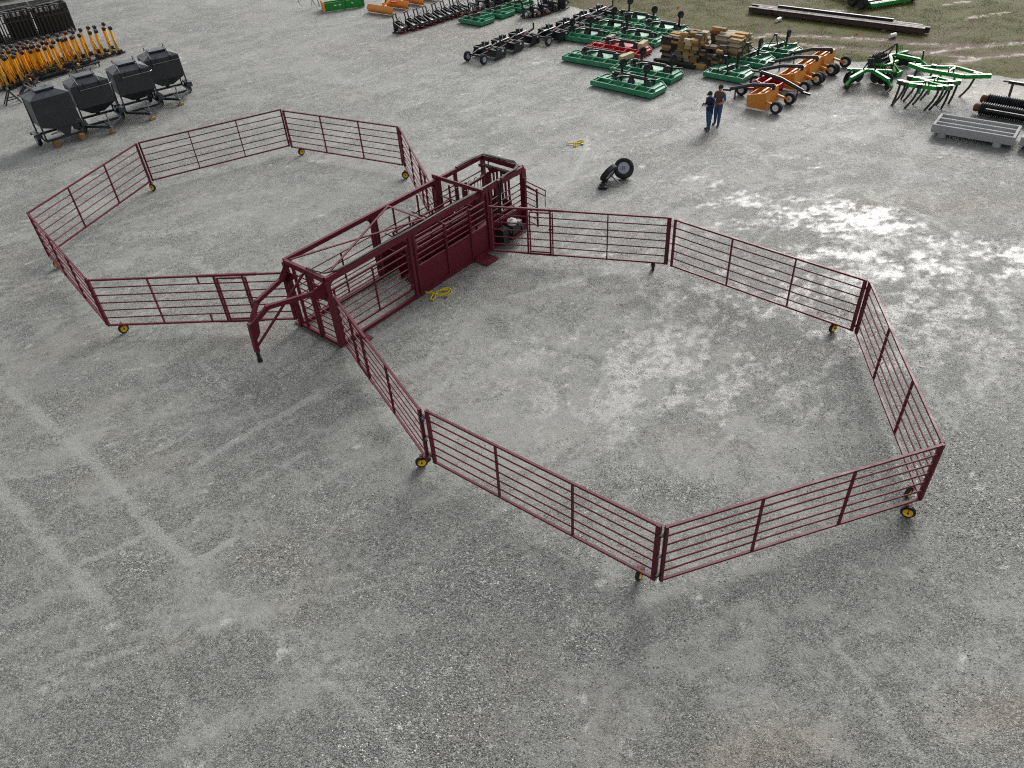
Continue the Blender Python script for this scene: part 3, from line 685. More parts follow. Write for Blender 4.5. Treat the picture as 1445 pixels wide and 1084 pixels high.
# arched gusset plates in the corners of the openings
def corner_plate(u, v, s, r=.30):
    z0 = H-(.13 if v == 0 else .18); pts = [c(u, v, z0)] + [c(u+s*(r-r*math.sin(a)), v, z0-(r-r*math.cos(a))) for a in np.linspace(0, PI/2, 7)]
    cpart('corner_plate', MB().plate(pts, (0, 1, 0), .035))
for u, v, s in ((.06, W, 1), (3.14, W, -1), (3.40, W, 1), (6.74, W, -1), (.06, 0, 1), (3.32, 0, -1), (3.55, 0, 1), (6.25, 0, -1), (8.68, W, -1)): corner_plate(u, v, s)
# side gates with round rails
def side_gate(u0, u1, v, zs, mids, r=.019):
    for z in zs: cpart('rail', MB().tube([c(u0, v, z), c(u1, v, z)], r, 8), MAROON, smooth=True)
    for m in mids: cpart('upright', MB().box(c(m, v, (zs[0]+zs[-1])/2), (.04, .05, zs[-1]-zs[0]+.02)))
zs = [.36+(1.87-.36)*i/6 for i in range(7)]
side_gate(.12, 3.12, W-.03, zs, (.2, 1.66, 3.06))
cpart('rail', MB().bar(c(.12, W-.03, 1.87), c(3.12, W-.03, 1.87), .052, .056)); cpart('rail', MB().bar(c(.12, W-.03, .36), c(3.12, W-.03, .36), .052, .052))
side_gate(.12, 3.30, .03, [.2+(1.62-.2)*i/5 for i in range(6)], (.75, 1.95, 3.25)); 
# sheeted half of the right side
for a, b_ in ((3.40, 4.69), (4.75, 5.86), (5.92, 6.74)):
    cpart('side_sheet', MB().box(c((a+b_)/2, W-.01, .56), (b_-a, .03, .88)), MAROON_D)
for z in (1.02, 1.22, 1.42, 1.64, 1.86): cpart('rail', MB().bar(c(3.40, W-.01, z), c(6.74, W-.01, z), .045 if z > 1.8 or z < 1.1 else .03, .045 if z > 1.8 or z < 1.1 else .03))
for u in (4.72, 5.89): cpart('upright', MB().box(c(u, W+.004, 1.01), (.06, .07, 1.86)))
# left side: sheet and rails
for a, b_ in ((3.56, 4.9), (4.96, 6.24)):
    cpart('side_sheet', MB().box(c((a+b_)/2, .01, .53), (b_-a, .03, .82)), MAROON_D)
side_gate(3.56, 6.24, .01, (.98, 1.18, 1.38, 1.58), (4.93,)); cpart('upright', MB().box(c(4.3, .01, 1.7), (.045, .05, .9))); cpart('upright', MB().box(c(5.4, .01, 1.7), (.045, .05, .9)))
# adjustable alley inside
for v, lean in ((.58, -.1), (1.34, .1)):
    a = [c(3.62, v-lean, .12), c(6.4, v-lean, .12), c(6.4, v+lean*.3, 1.25), c(3.62, v+lean*.3, 1.25)]
    cpart('alley_sheet', MB().plate(a, (0, 1, 0), .03), MAROON_D)
    for z in (1.30, 1.44, 1.57, 1.70):
        cpart('alley_rail', MB().bar(c(3.7, v+lean*.3, z), c(6.45, v+lean*.3, z), .04, .045))
    for u in (3.72, 4.6, 5.5, 6.42): cpart('alley_post', MB().bar(c(u, v-lean, .1), c(u, v+lean*.4, 1.72), .05, .05))
for u, z in ((3.74, .95), (3.74, 1.5), (5.0, 1.74), (6.4, 1.74)): cpart('alley_spreader', MB().tube([c(u, .1, z), c(u, W-.1, z)], .022, 8))
cpart('alley_floor', MB().box(c(5.1, .95, .05), (2.7, .9, .03)), MAROON_D)
# tongue-end gate: two leaves of rungs
for v in (.34, .95, 1.06): cpart('gate_post', MB().box(c(.01, v, 1.14), (.075, .07, 2.1)))
for k in range(9):
    z = .22+k*.215
    cpart('rung', MB().tube([c(.01, .36, z), c(.01, .93, z)], .02, 8), MAROON, smooth=True)
    cpart('rung', MB().tube([c(.01, 1.08, z), c(.01, W-.06, z)], .02, 8), MAROON, smooth=True)
cpart('gate_roller', MB().lathe(c(-.02, 1.0, .06), (0, 1, 0), [(-.03, .06), (.03, .06)], 14), RUBBER, smooth=True)
# squeeze and headgate section
for k, z in enumerate((.95, 1.15, 1.35, 1.55, 1.78)):
    cpart('rail', MB().tube([c(7.0, W-.02, z), c(LEN-.07, W-.02, z)], .022, 8), MAROON, smooth=True)
cpart('side_sheet', MB().box(c(7.85, W-.02, .5), (1.7, .03, .8)), MAROON_D)
cpart('side_sheet', MB().box(c(7.6, .02, .45), (2.1, .03, .7)), MAROON_D)
cpart('rail', MB().tube([c(6.55, .02, 1.80), c(LEN-.06, .02, 1.80)], .024, 8)); cpart('rail', MB().tube([c(6.55, .02, 1.0), c(LEN-.06, .02, 1.0)], .024, 8)); 
for z in (1.2, 1.42, 1.62): cpart('rail', MB().tube([c(6.52, .02, z), c(7.28, .02, z)], .02, 8))
for k in range(4):
    u = 7.5+k*.33
    arc = [c(u, .06, .95), c(u, .06, 1.55)] + [c(u+.085-.085*math.cos(a), .06, 1.60+.09*math.sin(a)) for a in np.linspace(0.2, PI-.2, 6)] + [c(u+.17, .06, 1.55), c(u+.17, .06, .95)]
    cpart('drop_bar', MB().tube(arc, .013, 6), BLACK, smooth=True)
for k in range(4):
    u = 7.15+k*.25
    cpart('drop_bar', MB().tube([c(u, W-.28, .95), c(u, W-.28, 1.6), c(u+.05, W-.28, 1.68), c(u+.10, W-.28, 1.6), c(u+.10, W-.28, .95)], .013, 6), BLACK, smooth=True)
for s in (-1, 1):      # the two headgate doors
    b = MB()
    for j in range(3): b.bar(c(8.55, .92+s*(.12+.16*j), .2), c(8.55, .92+s*(.10+.16*j), 2.0), .07, .05)
    b.box(c(8.55, .92+s*.28, 2.0), (.07, .42, .08)).box(c(8.55, .92+s*.28, .2), (.07, .42, .08)).box(c(8.58, .92+s*.28, .6), (.02, .40, .8))
    cpart('headgate_door', b, MAROON_D)
for u_, v_ in ((7.45, 1.42), (7.95, 1.30), (8.25, .62), (7.2, .5)): cpart('squeeze_board', MB().box(c(u_, v_, 1.35), (.20, .05, 1.30)), MAROON_D)
for u_, v_ in ((7.0, .62), (7.0, 1.26)): cpart('squeeze_arm', MB().bar(c(u_, v_, 1.9), c(8.5, v_, 1.95), .06, .08))
cpart('headgate_track', MB().bar(c(8.55, .1, 2.08), c(8.55, W-.1, 2.08), .12, .08))
for s in (-1, 1): cpart('hydraulic_cylinder', MB().tube([c(8.4, .92+s*.15, 2.16), c(8.4, .92+s*.65, 2.16)], .035, 10), BLACK_G, smooth=True)
cpart('squeeze_panel', MB().plate([c(6.9, .35, .1), c(8.4, .30, .1), c(8.4, .18, .98), c(6.9, .20, .98)], (0, 1, 0), .03), MAROON_D)
cpart('squeeze_panel', MB().plate([c(7.1, 1.48, .1), c(8.4, 1.52, .1), c(8.4, 1.66, .98), c(7.1, 1.62, .98)], (0, 1, 0), .03), MAROON_D)
for v in (.4, .75, 1.15, 1.5): cpart('tail_gate_bar', MB().bar(c(6.55, v, .15), c(6.55, v, 2.15), .05, .05))
cpart('lamp', MB().lathe(c(LEN+.06, .75, H+.02), (0, 0, 1), [(-.03, .05), (.05, .06), (.09, .03)], 12), WHITE, smooth=True)
cpart('post_head', MB().box(c(LEN, -.09, 1.95), (.16, .12, .10)), MAROON); cpart('squeeze_floor', MB().box(c(7.6, .95, .05), (2.2, 1.3, .03)), MAROON_D)
# catch gate standing out past the far corner
for k in range(7):
    z = .42+k*.225
    cpart('wing_rail', MB().tube([c(8.62, 2.0, z), c(8.50 if k < 6 else 8.42, 2.66 if k < 6 else 2.66, z)], .017 if k < 6 else .024, 8), MAROON, smooth=True)
cpart('wing_post', MB().box(c(8.50, 2.62, 1.1), (.05, .05, 1.42))); cpart('wing_post', MB().box(c(8.64, 1.97, 1.15), (.07, .10, 1.7)))
cpart('wing_handle', MB().tube([c(8.6, 2.0, 1.92), c(8.36, 3.1, 1.92), c(8.36, 3.1, 1.72), c(8.58, 2.1, 1.72)], .022, 8), MAROON, smooth=True)
cpart('wing_rod', MB().tube([c(8.36, 3.08, 1.74), c(8.37, 3.08, 1.30)], .014, 6), BLACK)
# power unit
eng = cpart('engine', MB().box(c(7.75, 2.12, .50), (.42, .34, .34)).box(c(7.98, 2.12, .48), (.10, .26, .28)).lathe(c(7.5, 2.12, .5), (1, 0, 0), [(-.06, .15), (.0, .16), (.04, .10)], 16), BLACK_G)
cpart('fuel_tank', MB().lathe(c(7.72, 2.10, .68), (0, 0, 1), [(0, .16), (.07, .19), (.15, .17), (.18, .07), (.22, .06)], 16), WHITE, eng, True)
cpart('muffler', MB().box(c(7.93, 2.22, .70), (.16, .18, .14)), STEEL, eng)
cpart('engine_shelf', MB().box(c(7.75, 2.13, .30), (.75, .52, .05)).bar(c(7.5, W, .12), c(7.5, 2.36, .28), .05).bar(c(8.0, W, .12), c(8.0, 2.36, .28), .05))
cpart('oil_tank', MB().box(c(7.28, 2.06, .42), (.34, .30, .56)), BLACK)
cpart('oil_filter', MB().lathe(c(8.08, 2.24, .36), (0, 0, 1), [(0, .06), (.16, .06)], 12), BLACK_G, smooth=True)
# foot plates
cpart('foot_plate', MB().box(c(6.20, 2.16, .035), (.62, .62, .025)).box(c(6.20, 1.95, .09), (.60, .05, .10)))
cpart('foot_plate', MB().box(c(.72, 2.10, .035), (.20, .48, .025)).box(c(.72, 1.93, .09), (.18, .05, .10)))
cpart('foot_plate', MB().box(c(.12, -.16, .035), (.34, .30, .025)))
# gooseneck tongue
arms = (((0.02, .05, 1.90), (-1.50, .60, 1.92), (-2.05, .88, 1.55)), ((0.02, W-.05, 1.95), (-1.55, 1.16, 1.97), (-2.05, .96, 1.55)))
for a in arms:
    b = MB()
    for p, q in zip(a[:-1], a[1:]): b.bar(c(*p), c(*q), .09, .13)
    b.box(c(*a[1]), (.12, .11, .135), 0)
    cpart('tongue_arm', b)
for v, s in ((.05, 1), (W-.05, -1)):
    cpart('tongue_gusset', MB().plate([c(-.05, v, H-.12), c(-.05, v, 1.62), c(-.45, v+s*.16, 1.86), c(-.45, v+s*.16, 1.98)], (.2, 1, 0), .02))
    cpart('tongue_gusset', MB().plate([c(-.055, v, 1.99), c(-.055, v, 1.55), c(-.055, v+s*.42, 1.93), c(-.055, v+s*.42, 1.99)], (1, 0, 0), .02))
cpart('tongue_leg', MB().bar(c(-2.07, .92, 1.64), c(-2.12, .92, .70), .13, .12, up=(1, 0, 0)))
cpart('tongue_plate', MB().plate([c(-2.06, .92, 1.55), c(-2.10, .92, .95), c(-1.86, .92, 1.20), c(-1.80, .92, 1.62)], (0, 1, 0), .02))
cpart('tongue_brace', MB().bar(c(-.02, .95, H-.10), c(-2.05, .92, .86), .055, .055))
cp_ = cpart('coupler', MB().tube([c(-2.12, .92, .74), c(-2.125, .92, .52), c(-2.125, .92, .36)], .055, 12), BLACK_G, smooth=True)
cpart('coupler_collar', MB().lathe(c(-2.125, .92, .36), (0, 0, 1), [(0, .075), (.10, .075)], 14), BLACK, cp_, True)
cpart('safety_chain', MB().tube([c(-2.05, .86, 1.02), c(-2.0, .85, .85), c(-2.02, .86, .66), c(-2.09, .87, .55)], .012, 6), STEEL)
# hydraulic hoses along the top
for k, o_ in enumerate((-.025, .018)):
    p = [c(.05, .95+.02*k, 1.0), c(.03, .95+.02*k, 1.9), c(.03, 1.0, H+.02), c(.05, 1.35, H+.022), c(.12, 1.68, H+.024), c(.45, W+o_, H+.018)]
    p += [c(u, W+o_+.018*math.sin(u*2.1+k), H+.020) for u in np.linspace(.9, 7.2, 16)]
    p += [c(7.35, W+o_, H+.03), c(7.38, W+.07+o_, H-.10), c(7.32, W+.09, 1.9), c(7.26, W+.10, 1.4), c(7.24, W+.12, .95), c(7.3, 2.06, .66)]
    cpart('hose', MB().tube(p, .021, 6), HOSE, smooth=True)
for k in range(3):
    o_ = -.03+.035*k
    p = [c(7.36, W+.06+o_, 1.2), c(7.42, W+.05+o_, 1.9), c(7.55, W+.03+o_, H+.02)] + [c(u, W-.01+o_, H+.025+.015*k) for u in (7.9, 8.3)]
    p += [c(8.62, W-.14+o_, H+.03), c(LEN+o_, W-.4, H+.03+.02*k), c(LEN+.02+o_, 1.0, H+.035), c(LEN+.02+o_, .4, H+.03), c(LEN-.06+o_, .08, H+.05), c(8.3, -.02+o_, H+.03), c(7.8, -.06+o_, H+.02), c(7.4, -.03+o_, H+.02)]
    cpart('hose', MB().tube(p, .020, 6), HOSE, smooth=True)
cpart('hose', MB().tube([c(8.7, .25, H), c(8.66, .35, 2.22), c(8.5, .5, 2.1), c(8.45, .65, 2.18)], .02, 6), HOSE, smooth=True)
cpart('hose', MB().tube([c(8.75, W-.02, H+.02), c(8.83, W+.02, H-.2), c(8.84, W+.03, 1.85), c(8.80, W+.03, 1.7)], .03, 6), HOSE, smooth=True)

# ------------------------------------------------------------------ yard equipment
YA = math.radians(-43.0)            # the rows stand square to this direction
def wheel_part(root, name, ctr, axis, r, wd, rimmat, rimr=None, tyre=RUBBER, n=20):
    rimr = rimr or r*.55
    w_ = MB().lathe(ctr, axis, [(-wd*.42, rimr), (-wd/2, r*.86), (-wd*.32, r), (wd*.32, r), (wd/2, r*.86), (wd*.42, rimr)], n, False).build(name, tyre, root, True)
    MB().lathe(ctr, axis, [(-wd*.48, rimr*.25), (-wd*.30, rimr*.4), (-wd*.36, rimr*.9), (-wd*.47, rimr*1.02), (wd*.47, rimr*1.02), (wd*.36, rimr*.9), (wd*.30, rimr*.4), (wd*.48, rimr*.25)], n).build('rim', rimmat, w_, True)
    return w_

def cutter(label, A, rz, L, D, mat, tails=(), aframe=False, blocks=0, group=None, drive=True, zt=.22):
    """rotary cutter: flat deck with turned-down skirt, ribs and a driveline; x along the front edge, y to the rear"""
    r = thing('rotary_cutter', label, 'mower', A, rz, group)
    ch = D*.30
    out_ = [(0, 0), (L, 0), (L, D-ch), (L-ch*1.1, D), (ch*1.1, D), (0, D-ch)]
    MB().prism(out_, zt-.03, zt).build('deck', mat, r)
    b = MB()
    for (x0, y0), (x1, y1) in zip(out_, out_[1:]+out_[:1]): b.bar((x0, y0, (zt+.09)/2+.01), (x1, y1, (zt+.09)/2+.01), .02, zt-.01)
    b.build('skirt', mat, r)
    MB().bar((.02, .03, zt+.035), (L-.02, .03, zt+.035), .035, .07).build('edge_rail', mat, r)
    MB().bar((.1, .46, zt+.075), (L-.1, .46, zt+.075), .06, .15).build('front_beam', mat, r)
    nrib = 5 if L > 3 else 3
    for k in range(nrib):
        x = L*(.08+.84*k/(nrib-1)) if not aframe else L*(.15+.7*k/(nrib-1))
        MB().plate([(x, .05, zt), (x, .44, zt), (x, .44, zt+.15), (x, .05, zt+.08)], (1, 0, 0), .03).build('rib', mat, r)
    for x in ((.25*L, .74*L) if L > 3 else (.32*L, .62*L)):
        MB().bar((x-.1, .46, zt+.09), (x+.22, D-.06, zt+.09), .07, .16).build('cross_rib', mat, r)
    MB().bar((L-.32, .45, zt+.03), (L-.32, D-ch*.6, zt+.03), .05, .06).build('edge_rail', mat, r)
    if L > 3: MB().bar((.35, .45, zt+.03), (.35, D-ch*.6, zt+.03), .05, .06).build('edge_rail', mat, r)
    if drive:
        if not aframe:
            for x in (.22*L, .5*L, .76*L): MB().lathe((x, .95, zt), (0, 0, 1), [(0, .2), (.10, .19), (.20, .13), (.36, .13)], 12).build('gearbox', BLACK, r, True)
            MB().tube([(.22*L, .95, zt+.34), (.76*L, .95, zt+.34)], .09, 10).build('driveline', BLACK_G, r, True)
            MB().tube([(.5*L, .95, zt+.30), (.43*L, .5, zt+.42), (.40*L, .2, zt+.40)], .05, 8).build('input_shaft', BLACK_G, r, True)
            MB().bar((.2*L, D*.72, zt+.20), (.8*L, D*.72, zt+.20), .08, .08).bar((.2*L, D*.72, zt), (.2*L, D*.72, zt+.2), .06).bar((.8*L, D*.72, zt), (.8*L, D*.72, zt+.2), .06).build('rear_frame', BLACK, r)
            MB().bar((.34*L, .5, zt), (.42*L, .75, zt+.62), .05, .03).bar((.34*L, .5, zt), (.30*L, .8, zt+.4), .05, .03).build('hitch_mast', BLACK, r)
            MB().tube([(.36*L, .45, zt+.1), (.37*L, .7, zt+.5)], .025, 6).build('prop_rod', STEEL, r)
        else:
            MB().lathe((.5*L, D*.5, zt), (0, 0, 1), [(0, .2), (.12, .18), (.2, .12), (.34, .12)], 12).build('gearbox', BLACK, r, True)
    if aframe:
        ax = .42*L
        for s in (-1, 1): MB().bar((ax+s*.34, .30, zt+.02), (ax+s*.05, .46, zt+.80), .05, .04).build('mast_leg', BLACK, r)
        MB().bar((ax, .46, zt+.78), (ax+.1, D-.35, zt+.22), .045, .03).build('mast_brace', BLACK, r); MB().box((ax, .47, zt+.82), (.16, .1, .1)).build('mast_head', BLACK, r)
        MB().tube([(.5*L, D*.5, zt+.28), (.46*L, .2, zt+.30), (.43*L, -.1, zt+.22)], .05, 8).build('input_shaft', BLACK, r, True)
    for x, y, h in tails:
        x *= L; y *= D
        MB().bar((x-.04, y, zt+.02), (x-.02, y, zt+h-.05), .09, .09).bar((x-.02, y+.02, zt+.22), (x+.55, y+.05, zt+.3), .07, .07).build('tail_arm', BLACK, r)
        wheel_part(r, 'tail_wheel', (x+.02, y+.02, zt+h), (.9, -.42 if not aframe else .05, .1), .20, .13, BLACK)
    if mat is RED: pass
    return r
def place(px, py): return at(px, py, 0)

cg = 'wide rotary cutters parked in rows'
C1 = place(833, 121.5)
n47 = V((math.cos(YA+PI/2), math.sin(YA+PI/2), 0)); n43 = V((math.cos(YA), math.sin(YA), 0))
cutter('wide green rotary cutter with two raised tail wheels, nearest the two men', C1, YA-.03, 3.70, 1.9, CUTG, ((.33, .55, .85), (.70, .60, .78)), group=cg)
cutter('wide green rotary cutter between the lumber stack and the cutter nearest the men', place(946, 120.5)-n43*3.7, YA, 3.7, 1.8, CUTG, ((.36, .55, .85), (.84, .60, .72)), group=cg)
cutter('wide green rotary cutter without raised wheels, a timber laid on its deck', place(793, 86.5), YA+.04, 3.78, 1.75, CUTG, (), group=cg)
cutter('red rotary cutter with timbers laid across its deck', place(827, 71.5), YA, 3.56, 1.9, RED, (), group=cg)
cutter('green rotary cutter behind the red one, at the end beside the black scrapers', place(780, 55), YA+.05, 3.6, 1.8, CUTG, ((.22, .5, .62), (.55, .62, .8)), group=cg)
cutter('green rotary cutter second in line behind the red one, partly hidden', place(780, 55)+n47*2.15+n43*.2, YA+.03, 3.6, 1.8, CUTG, ((.55, .6, .9),), group=cg)
cutter('green rotary cutter directly behind the red one with its tail wheel up', place(923, 69)-n43*3.5, YA, 3.5, 1.8, CUTG, ((.30, .5, .95),), group=cg)
cutter('green rotary cutter beside the grass edge with two raised tail wheels', place(923, 69)-n43*3.2+n47*2.1, YA, 3.6, 1.8, CUTG, ((.34, .5, .98), (.80, .62, .85)), group=cg)
cutter('green rotary cutter farthest back at the corner of the grass', place(780, 55)+n47*4.4+n43*.5, YA, 3.6, 1.8, CUTG, ((.40, .5, 1.0),), group=cg)
for k, (px, py, lab) in enumerate(((1046, 119.5, 'green rotary cutter with black mast, beside the red pull scraper'), (1076, 99.5, 'green rotary cutter with black mast, middle one of the three beside the lumber'),
                                   (1116, 86, 'green rotary cutter with black mast, nearest the grass of the three beside the lumber'))):
    cutter(lab, place(px, py)-n43*2.15, YA, 2.15, 1.95, CUTG, ((.62, .55, .80),), True, group='green cutters with black masts')
for px, py, lab in ((679, 38.5, 'small green rotary cutter at the end of the black attachments'), (708.6, 28, 'small green rotary cutter second along, behind the black attachments'), (737, 19, 'small green rotary cutter beside the single black post-frame attachment')):
    cutter(lab, place(px, py)-n43*2.0, YA, 2.0, 1.9, CUTG, (), True, group='small green cutters by the black attachments')

# timbers lying on cutter decks
def timber(label, px, py, z, L, wd, h, rz, mat=WOODP, name='timber'):
    p = at(px, py, z); o = MB().box((0, 0, h/2), (L, wd, h)).build(name, mat); o.location = p; o.rotation_euler = (0, 0, rz)
    return tag(o, label, 'timber')
timber('pale timber block on the red cutter, at the lumber-stack end', 907, 66.5, .33, .85, .30, .28, YA+PI/2+.2)
timber('pale timber block on the red cutter, at the black-scraper end', 862, 56.0, .33, .6, .26, .22, YA+PI/2)
timber('pale timber laid on the green cutter without raised wheels', 884, 83.0, .33, 1.0, .26, .24, YA+PI/2-.1)

# --- black pull-type box scrapers with wheels
def scraper(label, P, rz, group='black wheeled scrapers in two lines'):
    """x: right end plate side; working width along x, wheels trailing at -y side"""
    r = thing('box_scraper', label, 'scraper', P, rz, group)
    MB().plate([(-.85, .0, .06), (.85, .0, .06), (.85, .10, .55), (-.85, .10, .55)], (0, 1, -.2), .03).build('blade', BLACK_G, r)
    for s in (-1, 1): MB().plate([(s*.86, -.55, .04), (s*.86, .45, .04), (s*.86, .45, .52), (s*.86, -.20, .58)], (1, 0, 0), .03).build('end_plate', BLACK, r)
    MB().bar((-.86, .30, .50), (.86, .30, .50), .09, .09).build('frame_bar', BLACK, r); MB().bar((-.86, -.30, .53), (.86, -.30, .53), .09, .09).build('frame_bar', BLACK, r)
    for s in (-1, 1): MB().bar((s*.45, .3, .55), (s*.30, -.95, .42), .08, .08).build('side_arm', BLACK, r)
    MB().bar((-.62, -1.0, .36), (.62, -1.0, .36), .09, .09).build('axle_beam', BLACK, r)
    for s in (-1, 1): wheel_part(r, 'wheel', (s*.62, -1.12, .27), (1, 0, 0), .27, .17, GREYRIM)
    MB().tube([(0, .3, .62), (0, -.85, .62)], .05, 8).build('hydraulic_cylinder', BLACK_G, r, True)
    MB().bar((0, .3, .5), (.05, 1.0, .62), .10, .10).bar((.05, 1.0, .62), (.05, 1.0, .95), .07).build('hitch_mast', BLACK, r)
    MB().box((-.5, .30, .64), (.35, .25, .18)).build('hose_box', BLACK, r); MB().box((.35, -.28, .61), (.12, .08, .06)).build('red_bracket', RED, r)
    MB().box((.878, .25, .42), (.006, .14, .10)).build('sticker', WHITE, r)
    MB().tube([(-.4, .3, .72), (-.3, 0, .85), (0, -.3, .70)], .02, 6).build('hose', HOSE, r)
    return r
sp = at(690, 82)
spots = [(at(690, 81)+n47*(1.55*k)) for k in range(3)] + [(at(776, 55)+n47*(1.75*k)+n43*.2) for k in range(4)]
slab = ['black wheeled scraper at the end of its line by the open gravel', 'black wheeled scraper second in the short line of three', 'black wheeled scraper third in the short line, beside the longer line',
        'black wheeled scraper leading the longer line beside the green cutters', 'black wheeled scraper second in the line beside the green cutters', 'black wheeled scraper third in the line beside the green cutters', 'black wheeled scraper last in the line, at the grass edge']
s0 = None
for p, lab in zip(spots, slab):
    if s0 is None: s0 = scraper(lab, p, YA+PI/2+PI/2+PI); skm = tree(s0)
    else: dup(s0, skm, lab, p, YA+PI/2+PI/2+PI+RNG.normal(0, .04))

# --- upright black skid attachments with red skids
def skid(label, P, rz, group='upright black attachments in a row'):
    r = thing('skid_attachment', label, 'attachment', P, rz, group)
    MB().box((-.30, 0, .36), (.10, .55, .60)).build('back_frame', BLACK, r)
    MB().bar((-.32, .16, .6), (-.42, .16, 1.05), .06).bar((-.32, -.16, .6), (-.42, -.16, 1.05), .06).bar((-.42, .19, 1.05), (-.42, -.19, 1.05), .06).build('mast', BLACK_G, r)
    MB().tube([(-.25, 0, .55), (.25, 0, .45)], .07, 10).build('gearbox_tube', BLACK, r, True)
    for s in (-1, 1): MB().bar((-.3, s*.27, .62), (.38, s*.27, .30), .06, .08).build('side_arm', BLACK, r)
    MB().bar((.38, .3, .30), (.38, -.3, .30), .07, .12).build('front_bar', BLACK, r)
    MB().lathe((.10, 0, .22), (0, 1, 0), [(-.24, .12), (.24, .12)], 12).build('drum', STEEL, r, True)
    MB().box((.12, 0, .05), (.62, .16, .07)).build('skid_shoe', RED, r)
    for s in (-1, 1): MB().box((-.05, s*.30, .04), (.8, .05, .08)).build('runner', BLACK, r)
    MB().tube([(-.3, .1, .7), (-.1, .2, .85), (.1, .1, .6)], .02, 6).build('hose', HOSE, r)
    return r
order = ['first', 'second', 'third', 'fourth', 'fifth', 'sixth', 'seventh']
k0 = None
for i, (px, py) in enumerate(((566, 46), (582.6, 42), (595, 38.5), (608, 34.5), (620.5, 30.5), (632.5, 26.5), (644.5, 23))):
    lab = f'black upright attachment with red shoe, {order[i]} in the row from the open gravel'
    if k0 is None: k0 = skid(lab, at(px, py), YA+.12); kkm = tree(k0)
    else: dup(k0, kkm, lab, at(px, py), YA+.12+RNG.normal(0, .05))
dup(k0, kkm, 'single black upright attachment standing between the small cutters and the scrapers', at(745, 24), YA+.9)
for i, (px, py) in enumerate(((655, 20), (668, 17), (680, 13), (692, 10), (706, 7), (718, 5))):
    o = dup(k0, kkm, 'black upright attachment in the cluster behind the small green cutters', at(px, py), YA+.5+.3*i, 'black attachments behind the small green cutters')
for i, (px, py) in enumerate(((757, 23), (768, 20), (781, 15), (795, 12), (772, 10))):
    dup(k0, kkm, 'black upright attachment in the cluster behind the wheeled scrapers', at(px, py), YA+1.1+.25*i, 'black attachments behind the wheeled scrapers')

# --- orange back blades
def blade(label, a, b_, mat=ORANGE):
    A, B = at(*a), at(*b_); L = (B-A).length
    r = thing('back_blade', label, 'grader blade', A, ang(A, B), 'orange back blades in a row')
    n = 7; ins = []; outs = []
    for k in range(n):
        t_ = k/(n-1); y = .16*math.sin(t_*PI)*1.0-.04*t_; z = .03+.50*t_
        ins.append((y, z)); outs.append((y+.03, z))
    prof = ins+outs[::-1]; m = len(prof)
    vs = [(x, -y, z) for x in (0, L) for y, z in prof]
    MB().add(vs, [tuple(range(m)), tuple(reversed(range(m, 2*m)))]+[(i, (i+1) % m, (i+1) % m+m, i+m) for i in range(m)]).build('moldboard', mat, r, True)
    MB().bar((L*.5, .1, .35), (L*.42, 1.25, .62), .13, .13).build('beam', mat, r)
    MB().lathe((L*.48, .35, .36), (0, 0, 1), [(0, .22), (.08, .22), (.14, .1), (.3, .1)], 14).build('turntable', mat, r, True)
    for s in (-1, 1): MB().bar((L*.42+s*.38, 1.3, .45), (L*.42+s*.05, 1.2, 1.15), .06, .05).build('mast_leg', mat, r)
    MB().bar((L*.42-.42, 1.3, .45), (L*.42+.42, 1.3, .45), .09, .09).build('hitch_bar', RED, r)
    MB().bar((L*.42, 1.2, 1.12), (L*.49, .4, .5), .05).build('mast_brace', BLACK, r); MB().bar((L*.30, 1.0, .75), (L*.30, .95, .0), .05).build('park_stand', BLACK, r)
    MB().bar((L*.30, 1.0, .55), (L*.44, 1.02, .56), .06).build('stand_bracket', mat, r)
    return r
for i, (a, b_) in enumerate((((521, 17), (557, 22.5)), ((546, 9.5), (578, 14)), ((570, 3.5), (600, 8.5)), ((595, -2.5), (621, 2)))):
    blade(f'orange curved back blade, {order[i]} from the green grader box', a, b_)

# green grader box with orange end
A, B = at(459, 17.6), at(513.5, 9.4)
r = thing('land_plane', 'bright green land plane box with orange end plate at the yard edge', 'land plane', A, ang(A, B)); L = (B-A).length
for x0, x1 in ((.05, L*.52), (L*.56, L)): MB().box(((x0+x1)/2, 0, .30), (x1-x0, .05, .54)).build('front_panel', PLOWG, r)
MB().box((L*.5, .8, .28), (L, .05, .46)).build('rear_panel', PLOWG, r)
MB().box((L*.54, .1, .35), (.12, .16, .62)).build('centre_post', PLOWG, r); MB().bar((L*.54, .0, .6), (L*.54, 1.4, .9), .12).build('drawbar', PLOWG, r)
MB().box((-.02, .45, .34), (.06, 1.35, .62)).build('end_plate', ORANGE, r); MB().box((L+.03, .45, .3), (.06, 1.1, .5)).build('end_plate', PLOWG, r)
MB().bar((L*.54-.35, 1.3, .3), (L*.54, .9, 1.1), .07).bar((L*.54+.35, 1.3, .3), (L*.54, .9, 1.1), .07).build('hitch_mast', PLOWG, r)
for x, m_ in ((L*.28, WHITE), (L*.40, WHITE), (L*.72, WHITE)): MB().box((x, -.030, .36), (.17 if x != L*.72 else .12, .006, .08)).build('sticker', m_, r)

# spring-tine cultivator at the frame top
A = at(436, 10); r = thing('spring_tine', 'black curved spring tine implement with orange bracket at the yard edge', 'cultivator', A, 0)
for dx, s in ((-.35, 1), (.15, -.5), (.6, .8)):
    MB().tube([(dx+s*(.0-.42*math.sin(a))*.8, .1*dx, .62-.55*math.cos(a)*1.0+.0) for a in np.linspace(.25, 2.7, 10)], .02, 6).build('tine', BLACK, r, True)
MB().bar((-.5, 0, 1.14), (1.2, .3, 1.14), .1, .1).build('toolbar', ORANGE, r); MB().bar((.75, .1, .0), (.62, .1, 1.14), .05).build('stand', BLACK, r)

